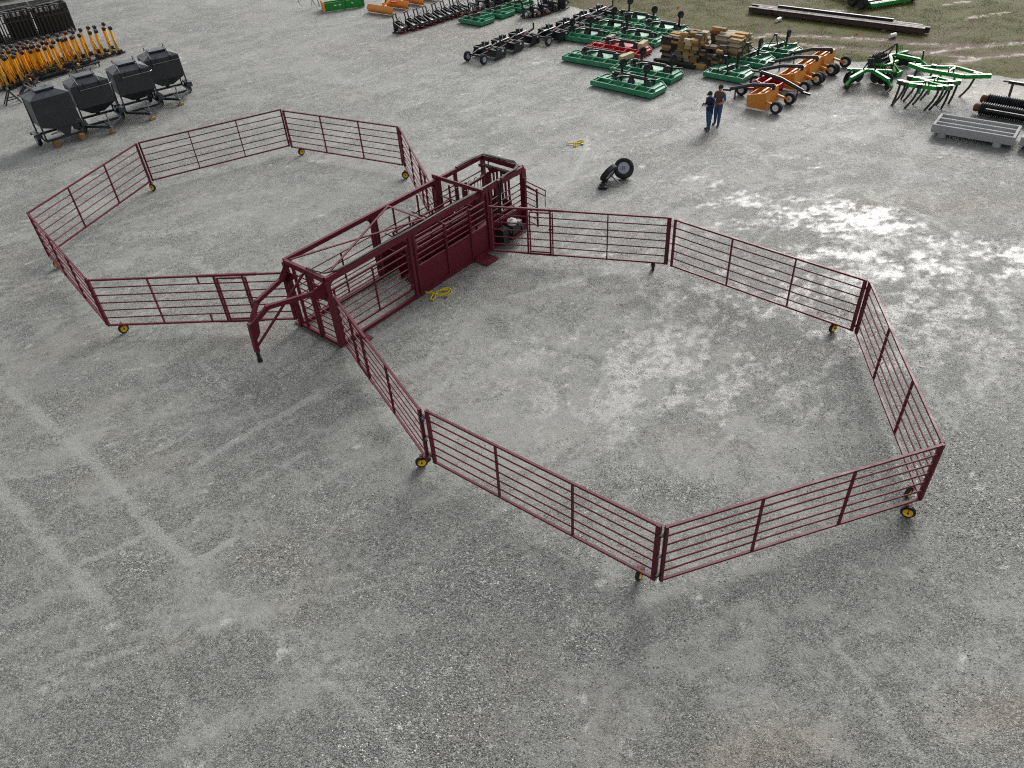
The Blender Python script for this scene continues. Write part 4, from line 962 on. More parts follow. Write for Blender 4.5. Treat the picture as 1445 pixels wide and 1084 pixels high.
# --- pull scrapers on rubber wheels
def pull_scraper(label, w1, w2, mat, flip=1, group='pull scrapers on rubber wheels'):
    A, B = at(*w1), at(*w2); mid = (A+B)/2; a = math.radians(47)
    r = thing('pull_scraper', label, 'scraper', mid, a, group)    # x: along the axle, +y: left in the photograph -> tongue side
    f = flip; hw = .66
    for s in (-1, 1): wheel_part(r, 'wheel', (s*.70, 0, .28), (1, 0, 0), .28, .20, WHITE, .14)
    for s in (-1, 1): MB().bar((s*.56, f*.75, .42), (s*.57, 0, .28), .09, .09).tube([(s*.50, 0, .28), (s*.72, 0, .28)], .045, 8).build('wheel_arm', mat, r)
    y0, y1 = f*.55, f*1.45
    for s in (-1, 1): MB().plate([(s*hw, y0, .05), (s*hw, y1, .05), (s*hw, y1+f*.05, .55), (s*hw, y0+f*.08, .78)], (1, 0, 0), .03).build('end_plate', mat, r)
    MB().plate([(-hw, y0, .05), (hw, y0, .05), (hw, y0+f*.08, .78), (-hw, y0+f*.08, .78)], (0, 1, 0), .035).build('back_plate', mat, r)
    MB().plate([(-hw, y1, .25), (hw, y1, .25), (hw, y1+f*.05, .55), (-hw, y1+f*.05, .55)], (0, 1, 0), .035).build('front_apron', mat, r)
    MB().bar((-hw, y0+f*.42, .68), (hw, y0+f*.42, .68), .09, .07).build('cross_tube', mat, r); MB().bar((-hw, y0+f*.09, .80), (hw, y0+f*.09, .80), .07, .05).build('top_rail', mat, r)
    for s in (-1, 1): MB().bar((s*hw, y0+f*.06, .79), (s*hw, y1+f*.04, .56), .06, .05).build('top_rail', mat, r)
    MB().tube([(0, y0-f*.02, .98), (0.02, y1+f*.1, .84), (.04, y1+f*1.25, .45)], .085, 10).build('drawbar', BLACK_G, r, True)
    MB().bar((.0, y0+f*.02, .78), (0, y0+f*.0, 1.02), .12, .12).build('cylinder_mast', BLACK, r)
    MB().bar((.04, y1+f*1.2, .40), (.04, y1+f*1.62, .36), .10, .09).build('hitch', BLACK, r); MB().bar((.06, y1+f*1.0, .50), (.06, y1+f*.98, .0), .05).build('jack_stand', BLACK, r)
    return r
pull_scraper('orange pull scraper with open box, nearest the two men', (1094, 161), (1113, 147.5), ORANGE)
pull_scraper('red pull scraper with its tongue crossing over the orange one', (1045, 136.5), (1065, 121), RED, -1)
pull_scraper('orange pull scraper behind the red one', (1133.5, 131.5), (1151.7, 119.8), ORANGE)
pull_scraper('orange pull scraper third of the orange ones from the men', (1156.5, 117), (1170.5, 107.5), ORANGE)
pull_scraper('orange pull scraper farthest from the men, beside the grass edge', (1176.5, 105), (1190.5, 96), ORANGE)

# --- bright green chisel plows
def chisel(label, e0, e1, z, shanks, wide=.5, group='bright green chisel plows'):
    A, B = at(*e0, z), at(*e1, z); L = (B-A).length; A0 = V((A.x, A.y, 0))
    r = thing('chisel_plow', label, 'plow', A0, ang(A, B), group)
    pts = [(0, 0), (L*.22, -wide*.55), (L*.72, -wide*.75), (L, -wide*.1)]
    for p, q in zip(pts[:-1], pts[1:]): MB().bar((*p, z), (*q, z), .16, .17).build('toolbar', PLOWG, r)
    MB().bar((L*.10, -.2, z), (L*.55, wide*.55, z), .11, .12).build('brace', PLOWG, r); MB().bar((L*.55, wide*.55, z), (L*.92, -.1, z), .11, .12).build('brace', PLOWG, r)
    MB().bar((L*.5, -wide*.7, z+.01), (L*.55, wide*.55, z+.01), .09, .10).build('brace', PLOWG, r)
    MB().box((L*.52, -wide*.62, z+.14), (.05, .10, .22)).box((L*.58, -wide*.62, z+.14), (.05, .10, .22)).build('hitch_mast', BLACK, r)
    MB().box((L*.45, -wide*.78, z-.16), (.09, .06, .3)).box((L*.62, -wide*.8, z-.16), (.09, .06, .3)).build('hitch_lug', PLOWG, r)
    for t_, y, c_ in shanks:
        x = t_*L; dx, dy = -.34*c_, -.30*c_
        pp = [(x, y, z+.02), (x-.02*c_, y-.02*c_, z*.72), (x+dx*.30, y+dy*.30, z*.42), (x+dx*.68, y+dy*.68, z*.16), (x+dx, y+dy, -.005)]
        b = MB()
        for p, q in zip(pp[:-1], pp[1:]): b.bar(p, q, .075, .06, up=(1, 1, 0))
        b.build('shank', BLACK, r); MB().box((x, y, z+.02), (.2, .2, .17)).build('shank_clamp', BLACK_G, r)
    return r
chisel('bright green chisel plow with seven curved shanks, next to the concrete bunk', (1267, 115), (1344, 123), .92, ((.06, -.12, .3), (.16, -.22, 1), (.42, -.36, 1), (.52, .22, .9), (.78, -.34, 1), (.86, -.2, .95), (.97, -.08, .35)))
chisel('bright green chisel plow between the nearer one and the longest one', (1281, 109), (1355, 116), .92, ((.05, -.1, .4), (.2, -.2, 1), (.5, .2, .9), (.82, -.3, .9), (.96, -.05, .35)))
chisel('longest bright green plow frame with one shank, beside the grass edge', (1283, 91), (1399, 106.5), .95, ((.12, -.12, .5), (.83, -.25, 1.0), (.3, .1, .4)), .9)

# --- green disc bedders
def disc(root, ctr, axis, r=.30):
    MB().lathe(ctr, axis, [(-.02, r*.98), (0, r), (.05, r*.6), (.075, r*.2), (.09, r*.05)], 16).build('disc', BLACK, root, True)
def bedder(label, P, rz, mirror=1):
    r = thing('disc_bedder', label, 'disc bedder', P, rz, 'green disc bedders')
    MB().bar((-1.0, 0, .62), (1.0, 0, .62), .13, .13).build('toolbar', PLOWG, r)
    for s in (-1, 1):
        MB().bar((s*.15, 0, .62), (s*.85, -1.0, .50), .14, .16).build('gang_arm', PLOWG, r)
        MB().bar((s*.85, -1.0, .50), (s*1.0, -1.35, .30), .12, .12).build('gang_tip', PLOWG, r)
        MB().bar((s*.95, -1.1, .1), (s*.9, -1.05, .95), .06, .05).build('scraper_arm', BLACK, r)
        for k in range(3): disc(r, (s*(.35+.28*k), .12-.16*k, .30), (s*.75, .65, 0))
        MB().tube([(s*.2, .24, .30), (s*1.08, -.32, .30)], .035, 8).build('gang_axle', BLACK, r, True)
        MB().bar((s*.6, .0, .62), (s*.62, -.02, .32), .08).build('hanger', PLOWG, r)
        disc(r, (s*.9, -1.05, .26), (s*.8, .6, 0), .26)
    for s in (-1, 1): MB().bar((s*.3, .0, .62), (s*.05, -.1, 1.2), .07, .05).build('mast_leg', BLACK, r)
    MB().bar((0, -.1, 1.18), (0, .5, .66), .05).build('mast_brace', BLACK, r)
    for s in (-.12, 0, .12): MB().bar((.6+s, .08, .66), (.62+s, .2, .95), .025, .04).build('bracket', PLOWG, r)
    MB().bar((1.0, -1.35, .30), (.75, -1.55, .06), .06, .05).build('stand_foot', STEEL, r)
    return r
bedder('bright green disc bedder with two gangs, next to the orange scrapers', at(1222, 118), math.radians(-20))
bedder('bright green disc bedder behind the other, reaching towards the grass', at(1254, 96), math.radians(20))
# star-wheel roller standing behind
r = thing('notched_roller', 'notched black disc roller in a green yoke at the grass edge', 'roller', at(1236, 101), math.radians(35))
for k in range(5):
    b = MB(); n = 14; pts = []
    for j in range(n*2):
        a = PI*j/n; rr = .46 if j % 2 else .37
        pts.append((-.28+.14*k, rr*math.cos(a), .46+rr*math.sin(a)))
    b.plate(pts, (1, 0, 0), .04).build('notched_disc', BLACK, r)
MB().tube([(-.42, 0, .46), (.42, 0, .46)], .05, 10).build('axle', BLACK, r, True)
for s in (-1, 1): MB().bar((s*.42, 0, .46), (s*.42, -.75, .55), .07, .09).build('yoke_arm', PLOWG, r)
MB().bar((-.45, -.75, .55), (.45, -.75, .55), .12, .12).build('yoke_bar', PLOWG, r); MB().bar((0, -.75, .55), (.1, -1.1, .22), .14, .12).build('hitch_plate', PLOWG, r)
MB().box((.1, -1.1, .12), (.5, .22, .22)).build('foot', PLOWG, r)

# --- concrete feed bunks
def bunk(label, P, rz, L=3.05, D=1.45):
    r = thing('feed_bunk', label, 'feed bunk', P, rz, 'concrete feed bunks')
    z0, z1 = .17, .50
    MB().box((L/2, D/2, z0+.04), (L-.02, D-.02, .08)).build('floor', CONC, r)
    for y in (.045, D/3, 2*D/3, D-.045): MB().prism([(0, y-.045), (L, y-.045), (L, y+.045), (0, y+.045)], z0+.02 if y in (.045, D-.045) else z0+.08, z1-(0 if y in (.045, D-.045) else .02)).build('wall' if y in (.045, D-.045) else 'divider', CONC, r)
    for x in (.05, L-.05): MB().box((x, D/2, (z0+z1)/2+.012), (.10, D-.18, z1-z0-.03)).build('end_wall', CONC, r)
    for x in (.45, L-.55):
        for y in (.14, D-.14): MB().lathe((x, y, -.005), (0, 0, 1), [(0, .16), (.06, .17), (.18, .15)], 14).build('foot', CONC, r, True)
    return r
B1 = at(1311, 192); a_b = math.radians(-39)
bunk('grey concrete feed bunk with three channels beside the chisel plows', B1, a_b)
bunk('grey concrete feed bunk cut off by the picture edge, beyond the whole one', B1+V((math.cos(a_b), math.sin(a_b), 0))*3.25+V((.1, .15, 0)), a_b-.03)

# --- cultipacker rollers
def packer(label, px, py, L, arm):
    P = at(px, py); r = thing('packer_roller', label, 'roller', P, math.radians(-44), 'black ribbed packer rollers')
    b = MB(); prof = [(0, .2)]
    n = int(L/.09)
    for k in range(n): prof += [(k*.09, .21), (k*.09+.035, .27), (k*.09+.055, .27), (k*.09+.09, .21)]
    MB().lathe((0, 0, .27), (1, 0, 0), prof, 16).build('ribbed_roll', BLACK, r)
    MB().lathe((-.26, 0, .27), (1, 0, 0), [(0, .10), (.05, .17), (.18, .17), (.26, .14)], 14).build('end_cap', RUSTY, r, True)
    MB().bar((.3, -.33 if not arm else .33, .35), (L, -.33 if not arm else .33, .35), .08, .10).build('frame_bar', BLACK, r)
    MB().bar((.3, 0, .27), (.3, -.33 if not arm else .33, .35), .08).build('frame_end', BLACK, r)
    if arm:
        MB().bar((.75, .33, .35), (.70, .45, .98), .09, .09).build('tow_post', BLACK, r); MB().bar((.52, .45, 1.0), (L, .45, 1.0), .12, .12).build('tow_bar', BLACK, r)
        MB().tube([(.30, .45, 1.0), (.55, .45, 1.0)], .03, 8).build('tow_pin', BLACK_G, r)
    return r
packer('black ribbed packer roller next to the concrete bunk', 1380, 161, 3.2, False)
packer('black ribbed packer roller with raised tow bar behind the other roller', 1390, 149, 3.2, True)

# ------------------------------------------------------------------ charcoal feed hoppers
def hopper(label, P, rz, tongue=True, W_=1.75, D_=1.35):
    """x across, -y towards the tongue; origin on the ground under the middle"""
    r = thing('feed_hopper', label, 'feed hopper', P, rz, 'charcoal feed hoppers')
    hw, hd = W_/2, D_/2; ze, zp, zb, zf = 2.18, 2.42, 1.14, .70
    if not tongue: zb, zf = .95, .52
    MB().prism([(-hw, -hd), (hw, -hd), (hw, hd), (-hw, hd)], zb, ze).build('hopper_box', FEED, r)
    a, b_ = .42, .40
    MB().prism([(-hw-.03, -hd-.03), (hw+.03, -hd-.03), (hw+.03, hd+.03), (-hw-.03, hd+.03)], ze+.002, zp, [(-hw*a, -hd*b_), (hw*a, -hd*b_), (hw*a, hd*b_), (-hw*a, hd*b_)]).build('roof', FEED, r)
    lid = MB().box((0, 0, zp+.035), (W_*a+.14, D_*b_+.12, .06)).build('lid', FEED, r)
    if tongue: MB().prism([(-hw, -hd), (hw, -hd), (hw, hd), (-hw, hd)], zb-.002, zf, [(-.30, -.25), (.30, -.25), (.30, .25), (-.30, .25)]).build('funnel', FEED, r)
    else:
        MB().prism([(-hw, -hd), (hw, -hd), (hw, hd), (-hw, hd)], zb-.002, zf+.22, [(-.25, -hd), (.45, -hd), (.45, .3), (-.25, .3)]).build('funnel', FEED, r)
        MB().prism([(-.22, -hd-.02), (.42, -hd-.02), (.42, -.1), (-.22, -.1)], zf+.21, zf-.16, [(.0, -hd-.02), (.2, -hd-.02), (.2, -.25), (.0, -.25)]).build('spout', FEED, r)
    MB().lathe((0, 0, zf-.16), (0, 0, 1), [(0, .10), (.18, .13)], 12).build('gate_valve', BLACK, r, True)
    zfr = .34
    for sx in (-1, 1):
        for sy in (-1, 1): MB().bar((sx*(hw+.02), sy*(hd-.05), zfr), (sx*(hw-.02), sy*(hd-.06), ze-.1), .065, .065).build('leg', FEED, r)
        MB().bar((sx*(hw+.02), -hd-.05, zfr), (sx*(hw+.02), hd+.05, zfr), .09, .11).build('side_sill', FEED, r)
        wheel_part(r, 'wheel', (sx*(hw+.20), .12, .27), (1, 0, 0), .27, .17, GREYRIM)
        fx = sx*(hw+.20)
        f = MB()
        pr = [(-.36, .42), (-.24, .60), (.48, .60), (.60, .42)]
        for (y0, z0), (y1, z1) in zip(pr[:-1], pr[1:]): f.bar((fx, y0, z0), (fx, y1, z1), .27, .02)
        f.build('fender', FEED, r); MB().bar((fx, .12, .6), (sx*(hw+.02), .12, zfr), .05, .2).build('fender_bracket', FEED, r)
    for y in (-hd-.02, hd): MB().bar((-hw, y, zfr), (hw, y, zfr), .09, .11).build('cross_sill', FEED, r)
    # lid frame and handrail loops
    for sx in (-.5, .42):
        if tongue:
            loop = [(sx*W_, -hd-.05, ze-.35), (sx*W_, -hd-.06, ze+.06), (sx*W_, -hd*.45, zp+.05), (sx*W_, -.02, zp+.22), (sx*W_, .15, zp+.20), (sx*W_, .2, zp+.02)]
            MB().tube([(x*.62, y, z) for x, y, z in loop], .018, 6).build('grab_rail', BLACK, r, True)
        else: MB().tube([(sx*W_*.4, .15, zp+.05), (sx*W_*.4-.22, .50, zp+.22)], .022, 6).build('lid_handle', STEEL, r)
    if tongue:
        MB().tube([(-.5*W_*.62, -hd-.05, ze-.22), (.5*W_, -hd-.05, ze-.20), (.5*W_+.12, -hd+.1, ze-.2)], .018, 6).build('grab_bar', STEEL, r, True)
        for x in (-.30, .42): MB().box((x, -hd-.02, ze-.10), (.03, .03, .38)).build('rail_bracket', BLACK, r)
        ty = -hd-1.05
        for sx in (-1, 1): MB().bar((sx*(hw+.0), -hd-.06, zfr), (sx*.05, ty, zfr-.02), .09, .11).build('tongue_bar', FEED, r)
        MB().bar((0, -hd-.06, zfr), (0, ty+.05, zfr), .06, .07).build('tongue_centre', FEED, r)
        MB().tube([(0, ty+.08, .10), (0, ty+.06, .95)], .032, 8).tube([(-.12, ty+.06, .95), (.03, ty+.06, .95)], .014, 6).build('jack', STEEL, r, True)
        MB().box((0, ty-.06, zfr-.02), (.12, .22, .10)).build('coupler', STEEL, r)
    else:
        MB().box((-.1, -hd-.012, 1.35), (.07, .03, .07)).build('view_plug', BLACK, r); MB().box((.62, -hd+.1, .62), (.30, .22, .26)).build('drive_box', BLACK, r)
        MB().bar((-.6, -hd+.05, .55), (.1, -hd+.05, .62), .06).build('slide_bar', STEEL, r)
    return r, hd
hz_ = math.radians(40)
def block(label, P, rz, s=(.3, .2, .12), mat=WOOD, z=0.0):
    o = MB().box((0, 0, s[2]/2), s).build('wood_block', mat); o.location = (P.x, P.y, z); o.rotation_euler = (0, 0, rz); tag(o, label, 'wood block')
def front_mid(a, b_, off, rz):     # centre of the hopper from the two front-sill corners on the ground
    m = (at(*a)+at(*b_))/2; return m + V((-math.sin(rz), math.cos(rz), 0))*off
hp = [((67, 211), (129, 192), False, 'charcoal feed hopper without tongue, standing on two wood blocks', math.radians(42)),
      ((128, 187), (174, 175), True, 'charcoal feed hopper with tongue, next to the one without tongue', math.radians(38)),
      ((182, 167), (232, 157), True, 'charcoal feed hopper with tongue, middle of the three that have tongues', math.radians(36)),
      ((226, 146), (269, 138), True, 'charcoal feed hopper with tongue, at the open-gravel end of the row', math.radians(34))]
for a, b_, tg, lab, rz in hp:
    P = front_mid(a, b_, .72, rz); r, hd = hopper(lab, P, rz, tg)
    R_ = Matrix.Rotation(rz, 3, 'Z')
    if tg:
        q = P + R_ @ V((0, -hd-.97, 0)); block('wood block under the jack of the ' + {'next': 'hopper beside the tongueless one', 'midd': 'middle tongued hopper', 'at t': 'hopper at the open-gravel end'}[lab.split(', ')[1][:4]], q, rz, (.26, .26, .11))
    else:
        for x, nm in ((-.55, 'spout-free'), (.62, 'drive-box')):
            q = P + R_ @ V((x, -hd-.02, 0)); block('wood block under the ' + nm + ' end of the tongueless hopper', q, rz+PI/2, (.55, .22, .285))

# ------------------------------------------------------------------ post hole diggers standing in rows
def digger():
    r = thing('post_hole_digger', 'yellow boom of a post hole digger standing upright among its row', 'post hole digger', (0, 0, 0), 0, 'yellow post hole diggers in rows')
    MB().tube([(0, 0, .06), (.02, 0, 1.52)], .08, 10).build('boom', DIGY, r, True)
    MB().box((-.09, 0, 1.50), (.20, .15, .18)).lathe((-.12, .0, 1.53), (0, 1, 0), [(-.12, .05), (-.07, .10), (.07, .10), (.12, .05)], 10).build('gearbox', BLACK, r)
    MB().bar((-.45, 0, .10), (.12, 0, .10), .12, .10).bar((-.35, -.3, .07), (-.35, .3, .07), .09, .08).box((-.42, 0, .2), (.18, .2, .16)).build('base_frame', BLACK, r)
    MB().tube([(-.35, .0, .12), (-.04, 0, .75)], .02, 6).build('stay_rod', BLACK, r)
    return r
d0 = digger(); dkm = tree(d0); first = True
rows = [(168, 75, 17, -10.4, 2.6), (157, 70, 15, -10.4, 2.5), (112, 90, 11, -10.6, 2.5), (87, 103, 9, -10.0, 2.2), (33, 117, 4, -9.5, 3.4), (60, 99, 6, -10.5, 2.6)]
for x0, y0, n, dx, dy in rows:
    for k in range(n):
        px, py = x0+dx*k+RNG.normal(0, .9), y0+dy*k+RNG.normal(0, .6)
        if px < -12: continue
        P = at(px, py); rz = math.radians(137)+RNG.normal(0, .12)
        if first: o = d0; o.location = P; o.rotation_euler = (0, 0, rz); first = False
        else: o = dup(d0, dkm, d0['label'], P, rz)
        o.rotation_euler = (RNG.normal(0, .03), RNG.normal(0, .035), rz)

# black carry frames lying between the diggers and the hoppers
def carry_frame(label, P, rz, wh=True):
    r = thing('carry_frame', label, 'digger frame', P, rz, 'black frames beside the hoppers')
    for y in (-.28, .28): MB().bar((-.8, y, .22), (.8, y, .24), .08, .09).build('side_rail', BLACK, r)
    for x in (-.6, 0, .6): MB().bar((x, -.3, .22), (x, .3, .22), .06, .07).build('cross_bar', BLACK, r)
    for x in (-.7, .7):
        for y in (-.28, .28): MB().bar((x, y, .0), (x, y, .22), .06).build('foot', BLACK, r)
    MB().box((.1, 0, .36), (.35, .3, .22)).build('gearbox', BLACK_G, r)
    MB().box((-.35, 0, .33), (.12, .12, .14)).build('yellow_knuckle', DIGY, r)
    MB().tube([(-.75, .1, .3), (-.2, .2, .55), (.5, .1, .4)], .025, 6).build('hose', HOSE, r)
    if wh: wheel_part(r, 'guide_wheel', (.92, .05, .45), (.9, .3, 0), .20, .10, BLACK)
    return r
for i, (px, py, a, wh) in enumerate(((60, 113, 42, False), (75, 108, 40, False), (98, 100, 40, False), (122, 97, 44, True), (48, 118, 100, False))):
    carry_frame(('black digger frame lying behind the charcoal hoppers', 'black digger frame with a round guide wheel behind the hoppers')[wh], at(px, py), math.radians(a), wh)
for i, (px, py) in enumerate(((38, 132), (44, 124), (50, 130))):
    r = thing('digger_hitch', 'black digger hitch with red shaft ends beside the tongueless hopper', 'digger hitch', at(px, py), math.radians(60+40*i), 'black digger hitches')
    MB().bar((-.3, 0, .06), (.3, .1, .5), .07).bar((.3, .1, .5), (.5, -.1, .05), .06).bar((-.3, .2, .06), (.25, .1, .5), .06).build('hitch_frame', BLACK, r)
    MB().tube([(-.5, -.1, .10), (.4, -.15, .16)], .04, 8).build('shaft', BLACK_G, r, True); MB().tube([(-.62, -.095, .095), (-.5, -.1, .10)], .05, 8).build('shaft_end', RED, r, True)
r = thing('trestle', 'black crossed-bar trestle by itself beside the tongueless hopper', 'trestle', at(17, 146), math.radians(35))
for y in (-.25, .25):
    MB().bar((-.35, y, 0), (.15, y*.8, .75), .06).build('leg', BLACK, r); MB().bar((.45, y, 0), (.05, y*.8, .75), .06).build('leg', BLACK, r); MB().bar((-.2, y*.93, .25), (.3, y*.93, .25), .045).build('brace', BLACK, r)
MB().bar((.1, -.3, .75), (.1, .3, .75), .07).build('top_bar', BLACK, r); MB().bar((-.2, -.3, .25), (-.2, .3, .25), .05).build('cross_bar', BLACK, r)

# ------------------------------------------------------------------ dark hay-feeder cages stacked at the edge
def cage(label, P, rz, L=2.0, D=2.6, Hc=1.85):
    r = thing('hay_cage', label, 'hay feeder', P, rz, 'dark stacked hay feeder cages')
    for z in (.08, 1.28, Hc):
        b = MB()
        for p, q in (((0, 0), (L, 0)), ((L, 0), (L, D)), ((L, D), (0, D)), ((0, D), (0, 0))): b.bar((*p, z), (*q, z), .07, .07)
        b.build('ring_rail', DARKCAGE, r)
    n = 8
    for k in range(n+1):
        x = L*k/n; MB().bar((x, -.03, .05), (x, -.06, Hc), .075, .06).build('bar', DARKCAGE, r)
    for k in range(1, 8):
        y = D*k/8
        for x in (0, L): MB().bar((x, y, .05), (x, y, Hc), .05, .055).build('bar', DARKCAGE, r)
    for k in range(1, 7): MB().bar((0, D*k/7, Hc+.02), (L, D*k/7, Hc+.02), .06, .05).build('top_bar', DARKCAGE, r)
    for k in range(5): MB().bar((L*(.1+.2*k), .25, .06), (L*(.12+.2*k), .35, Hc-.1), .05, .05).build('inner_bar', DARKCAGE, r)
    for k in range(5): MB().bar((L*(.15+.18*k), .9, .06), (L*(.15+.18*k), .95, Hc-.05), .12, .05).build('inner_bar', DARKCAGE, r)
    MB().box((L/2, D*.6, .75), (L-.3, D*.5, 1.3)).build('nested_rings', DARKCAGE, r)
    for k in range(4): MB().tube([(L*.1, .15+.18*k, Hc+.07+.02*k), (L*.92, .45+.3*k, Hc+.08+.02*k)], .03, 6).build('top_bar', STEEL if k == 1 else DARKCAGE, r)
    return r
u33 = V((math.cos(math.radians(31)), math.sin(math.radians(31)), 0))
Pc = at(109, 44.5)
for k, lab in enumerate(('dark weathered hay feeder cage at the open-gravel end of the stack', 'dark weathered hay feeder cage in the middle of the stack', 'dark weathered hay feeder cage at the picture-corner end of the stack')):
    cage(lab, Pc-u33*(2.05+2.18*k), math.radians(31+RNG.normal(0, 1.2)))
for k in range(3):   # loose grey rods leaning over the cages
    p = Pc-u33*(1.0+1.6*k)+V((-.2, .4, 0)); o = MB().tube([(0, 0, 1.95), (.75, -.5, 1.93)], .03, 6).build('loose_pipe', STEEL)
    o.location = p; tag(o, 'loose grey pipe lying across the top of the dark hay cages', 'pipe', 'loose pipes on the hay cages')
r = thing('maroon_panel_stack', 'stack of maroon panels behind the dark hay cages', 'panel stack', at(14, -4), math.radians(31))
for k in range(6): MB().box((0, 0, .22+.3*k), (3.4, 2.0, .10)).box((-1.4, 0, .07+.3*k), (.12, 2.0, .2)).box((1.4, 0, .07+.3*k), (.12, 2.0, .2)).build('panel', MAROON, r)

# ------------------------------------------------------------------ lumber
def lumber(label, P, rz, rows_, mats, seed, cols=1, name='lumber_stack', taper=0.0):
    """rows_ = (nx, ny, nz, bx, by, bz) block counts and sizes"""
    rr = np.random.default_rng(seed); nx, ny, nz, bx, by, bz = rows_
    r = thing(name, label, 'lumber', P, rz, 'lumber stacks')
    shared = [MB().box((0, 0, 0), (bx*.985, by*.96, bz*.97)).mesh('plank', m_) for m_ in mats]
    for k in range(nz):
        for i in range(nx):
            for j in range(ny):
                if k >= nz-1 and rr.random() < .35: continue
                if k >= nz-2 and rr.random() < taper: continue
                edge = i in (0, nx-1) or j in (0, ny-1) or k >= nz-2
                if not edge: continue
                m_ = shared[rr.integers(len(shared))]
                o = put('plank', m_, r, ((i-(nx-1)/2)*bx+rr.normal(0, .07), (j-(ny-1)/2)*by+rr.normal(0, .02), bz*(k+.5)+.12), rr.normal(0, .07))
    for x in (-.4, .4): MB().box((x*nx*bx, 0, .06), (.14, ny*by*1.05, .12)).build('bearer', WOODD, r)
    return r
ln = math.radians(47)
Lb = at(925, 84)
lumber('lumber stack of short brown blocks with dark weathered boards on top', at(944, 84)+n47*.7, YA, (2, 6, 7, .62, .20, .14), (WOOD, WOODG, WOODD), 1)
lumber('tall lumber stack of sawn end-on blocks between the cutters', at(966, 91)+n47*.7, YA, (3, 7, 8, .38, .19, .165), (WOOD, WOOD, WOODP, WOODG), 2, taper=.3)
lumber('jumbled lumber heap of grey and dark offcuts in the middle', at(993, 95)+n47*.6, YA, (4, 6, 6, .34, .2, .14), (WOODG, WOODD, WOODD, WOOD), 3, taper=.6)
lumber('lumber stack of pale wide planks nearest the masted cutters', at(1024, 87)+n47*.75, YA, (2, 5, 15, .70, .30, .075), (WOODP, WOODG, WOOD, WOODP), 4, taper=.0)
lumber('small lumber stack of reddish timbers behind the offcut heap', at(1004, 84)+n47*.9, YA, (2, 3, 8, .5, .26, .17), (WOODR, WOODD, WOOD), 5, taper=.3)
for k, (px, py, z, L_, m_, rz) in enumerate(((1012, 46, 1.52, 1.0, WOODP, ln), (1004, 49, 1.5, .7, WOOD, ln+.1), (950, 57, 1.2, 1.1, WOODG, YA), (980, 53, 1.68, .9, WOODP, ln))):
    pass
o = MB().box((0, 0, .10), (2.5, .22, .2)).build('skid_timber', WOODD); o.location = at(953, 92)-n47*.1; o.rotation_euler = (0, 0, YA); tag(o, 'long dark skid timber along the foot of the lumber stacks', 'timber')
o = MB().box((0, 0, .11), (.6, .3, .22)).build('wood_block', WOOD); o.location = at(987, 97); o.rotation_euler = (0, 0, YA+.1); tag(o, 'brown wood block on the gravel at the foot of the offcut heap', 'wood block')

# ------------------------------------------------------------------ steel beams on the turf
A, B = at(1056, 18), at(1303, 49.5); L = (B-A).length; ab = ang(A, B)
blabs = ['rust-brown steel beam lying on the grass, on the gravel-yard side of the bundle', 'rust-brown steel beam in the middle of the bundle on the grass', 'rust-brown steel beam on the trailer side of the bundle', 'dark steel tube lying on top of the beam bundle']
def ibeam(label, off, y, z, Lb, mat=RUSTB):
    P = A+V((math.cos(ab), math.sin(ab), 0))*off+V((-math.sin(ab), math.cos(ab), 0))*y
    r = thing('steel_beam', label, 'steel beam', V((P.x, P.y, z)), ab, 'steel beams on the grass')
    MB().box((Lb/2, 0, .29), (Lb, .26, .022)).build('top_flange', mat, r); MB().box((Lb/2, 0, .013), (Lb, .26, .022)).build('bottom_flange', mat, r)
    MB().box((Lb/2, 0, .151), (Lb, .018, .256)).build('web', mat, r)
    for k in range(3): MB().box((Lb*(.15+.35*k), 0, .151), (.016, .22, .25)).build('stiffener', mat, r)
ibeam(blabs[0], 0, 0, .06, L); ibeam(blabs[1], .5, .32, .06, L*.97); ibeam(blabs[2], -.1, .64, .06, L*.98)
o = MB().box((L*.33, 0, .06), (L*.66, .14, .12)).build('steel_tube', BLACK); o.location = A+V((-math.sin(ab), math.cos(ab), 0))*.62+V((1.2, -1.1, .365)); o.rotation_euler = (0, 0, ab); tag(o, blabs[3], 'steel beam', 'steel beams on the grass')
for k, t_ in enumerate((.22, .80)):
    q = A.lerp(B, t_); o = MB().box((0, 0, .03), (.2, 1.3, .06)).build('bearer_timber', WOODG); o.location = (q.x+.2, q.y+.2, 0); o.rotation_euler = (0, 0, ab); tag(o, ('grey bearer timber under the lumber end of the beams', 'grey bearer timber under the plow end of the beams')[k], 'timber')
for k, (px, py) in enumerate(((1098, 30.5), (1259, 53))):
    o = MB().lathe((-.22, 0, .11), (1, 0, 0), [(0, .11), (.44, .11)], 14).build('pipe_offcut', WHITE, None, True); o.location = at(px, py); o.rotation_euler = (0, 0, math.radians(45-20*k))
    tag(o, ('white pipe offcut beside the lumber end of the beams', 'white pipe offcut beside the plow end of the beams')[k], 'pipe')

# green trailer at the top edge
A, B = at(1229, 13.5), at(1284, 4.5); r = thing('flatbed_trailer', 'green flatbed trailer with pale slatted deck at the top of the grass', 'trailer', A, ang(A, B)); Lt = (B-A).length
for y in (.35, 1.25):
    for x in (-.42, Lt+.42): wheel_part(r, 'wheel', (x, y, .38), (1, 0, 0), .38, .26, BLACK)
    MB().bar((-.42, y, .38), (Lt+.42, y, .38), .10, .10).build('axle', BLACK, r)
MB().bar((0, 0, .22), (Lt, 0, .22), .08, .20).build('end_rail', PLOWG, r); MB().bar((0, 6.0, .72), (Lt, 6.0, .72), .08, .16).build('end_rail', PLOWG, r)
for x in (-.02, Lt+.02): MB().bar((x, -.04, .24), (x, 6.04, .72), .08, .18).build('side_rail', PLOWG, r)
for x in (.12, Lt-.12): MB().bar((x, .9, .30), (x, .9, .36), .2, .12).build('spring_hanger', BLACK, r)
ns = 11
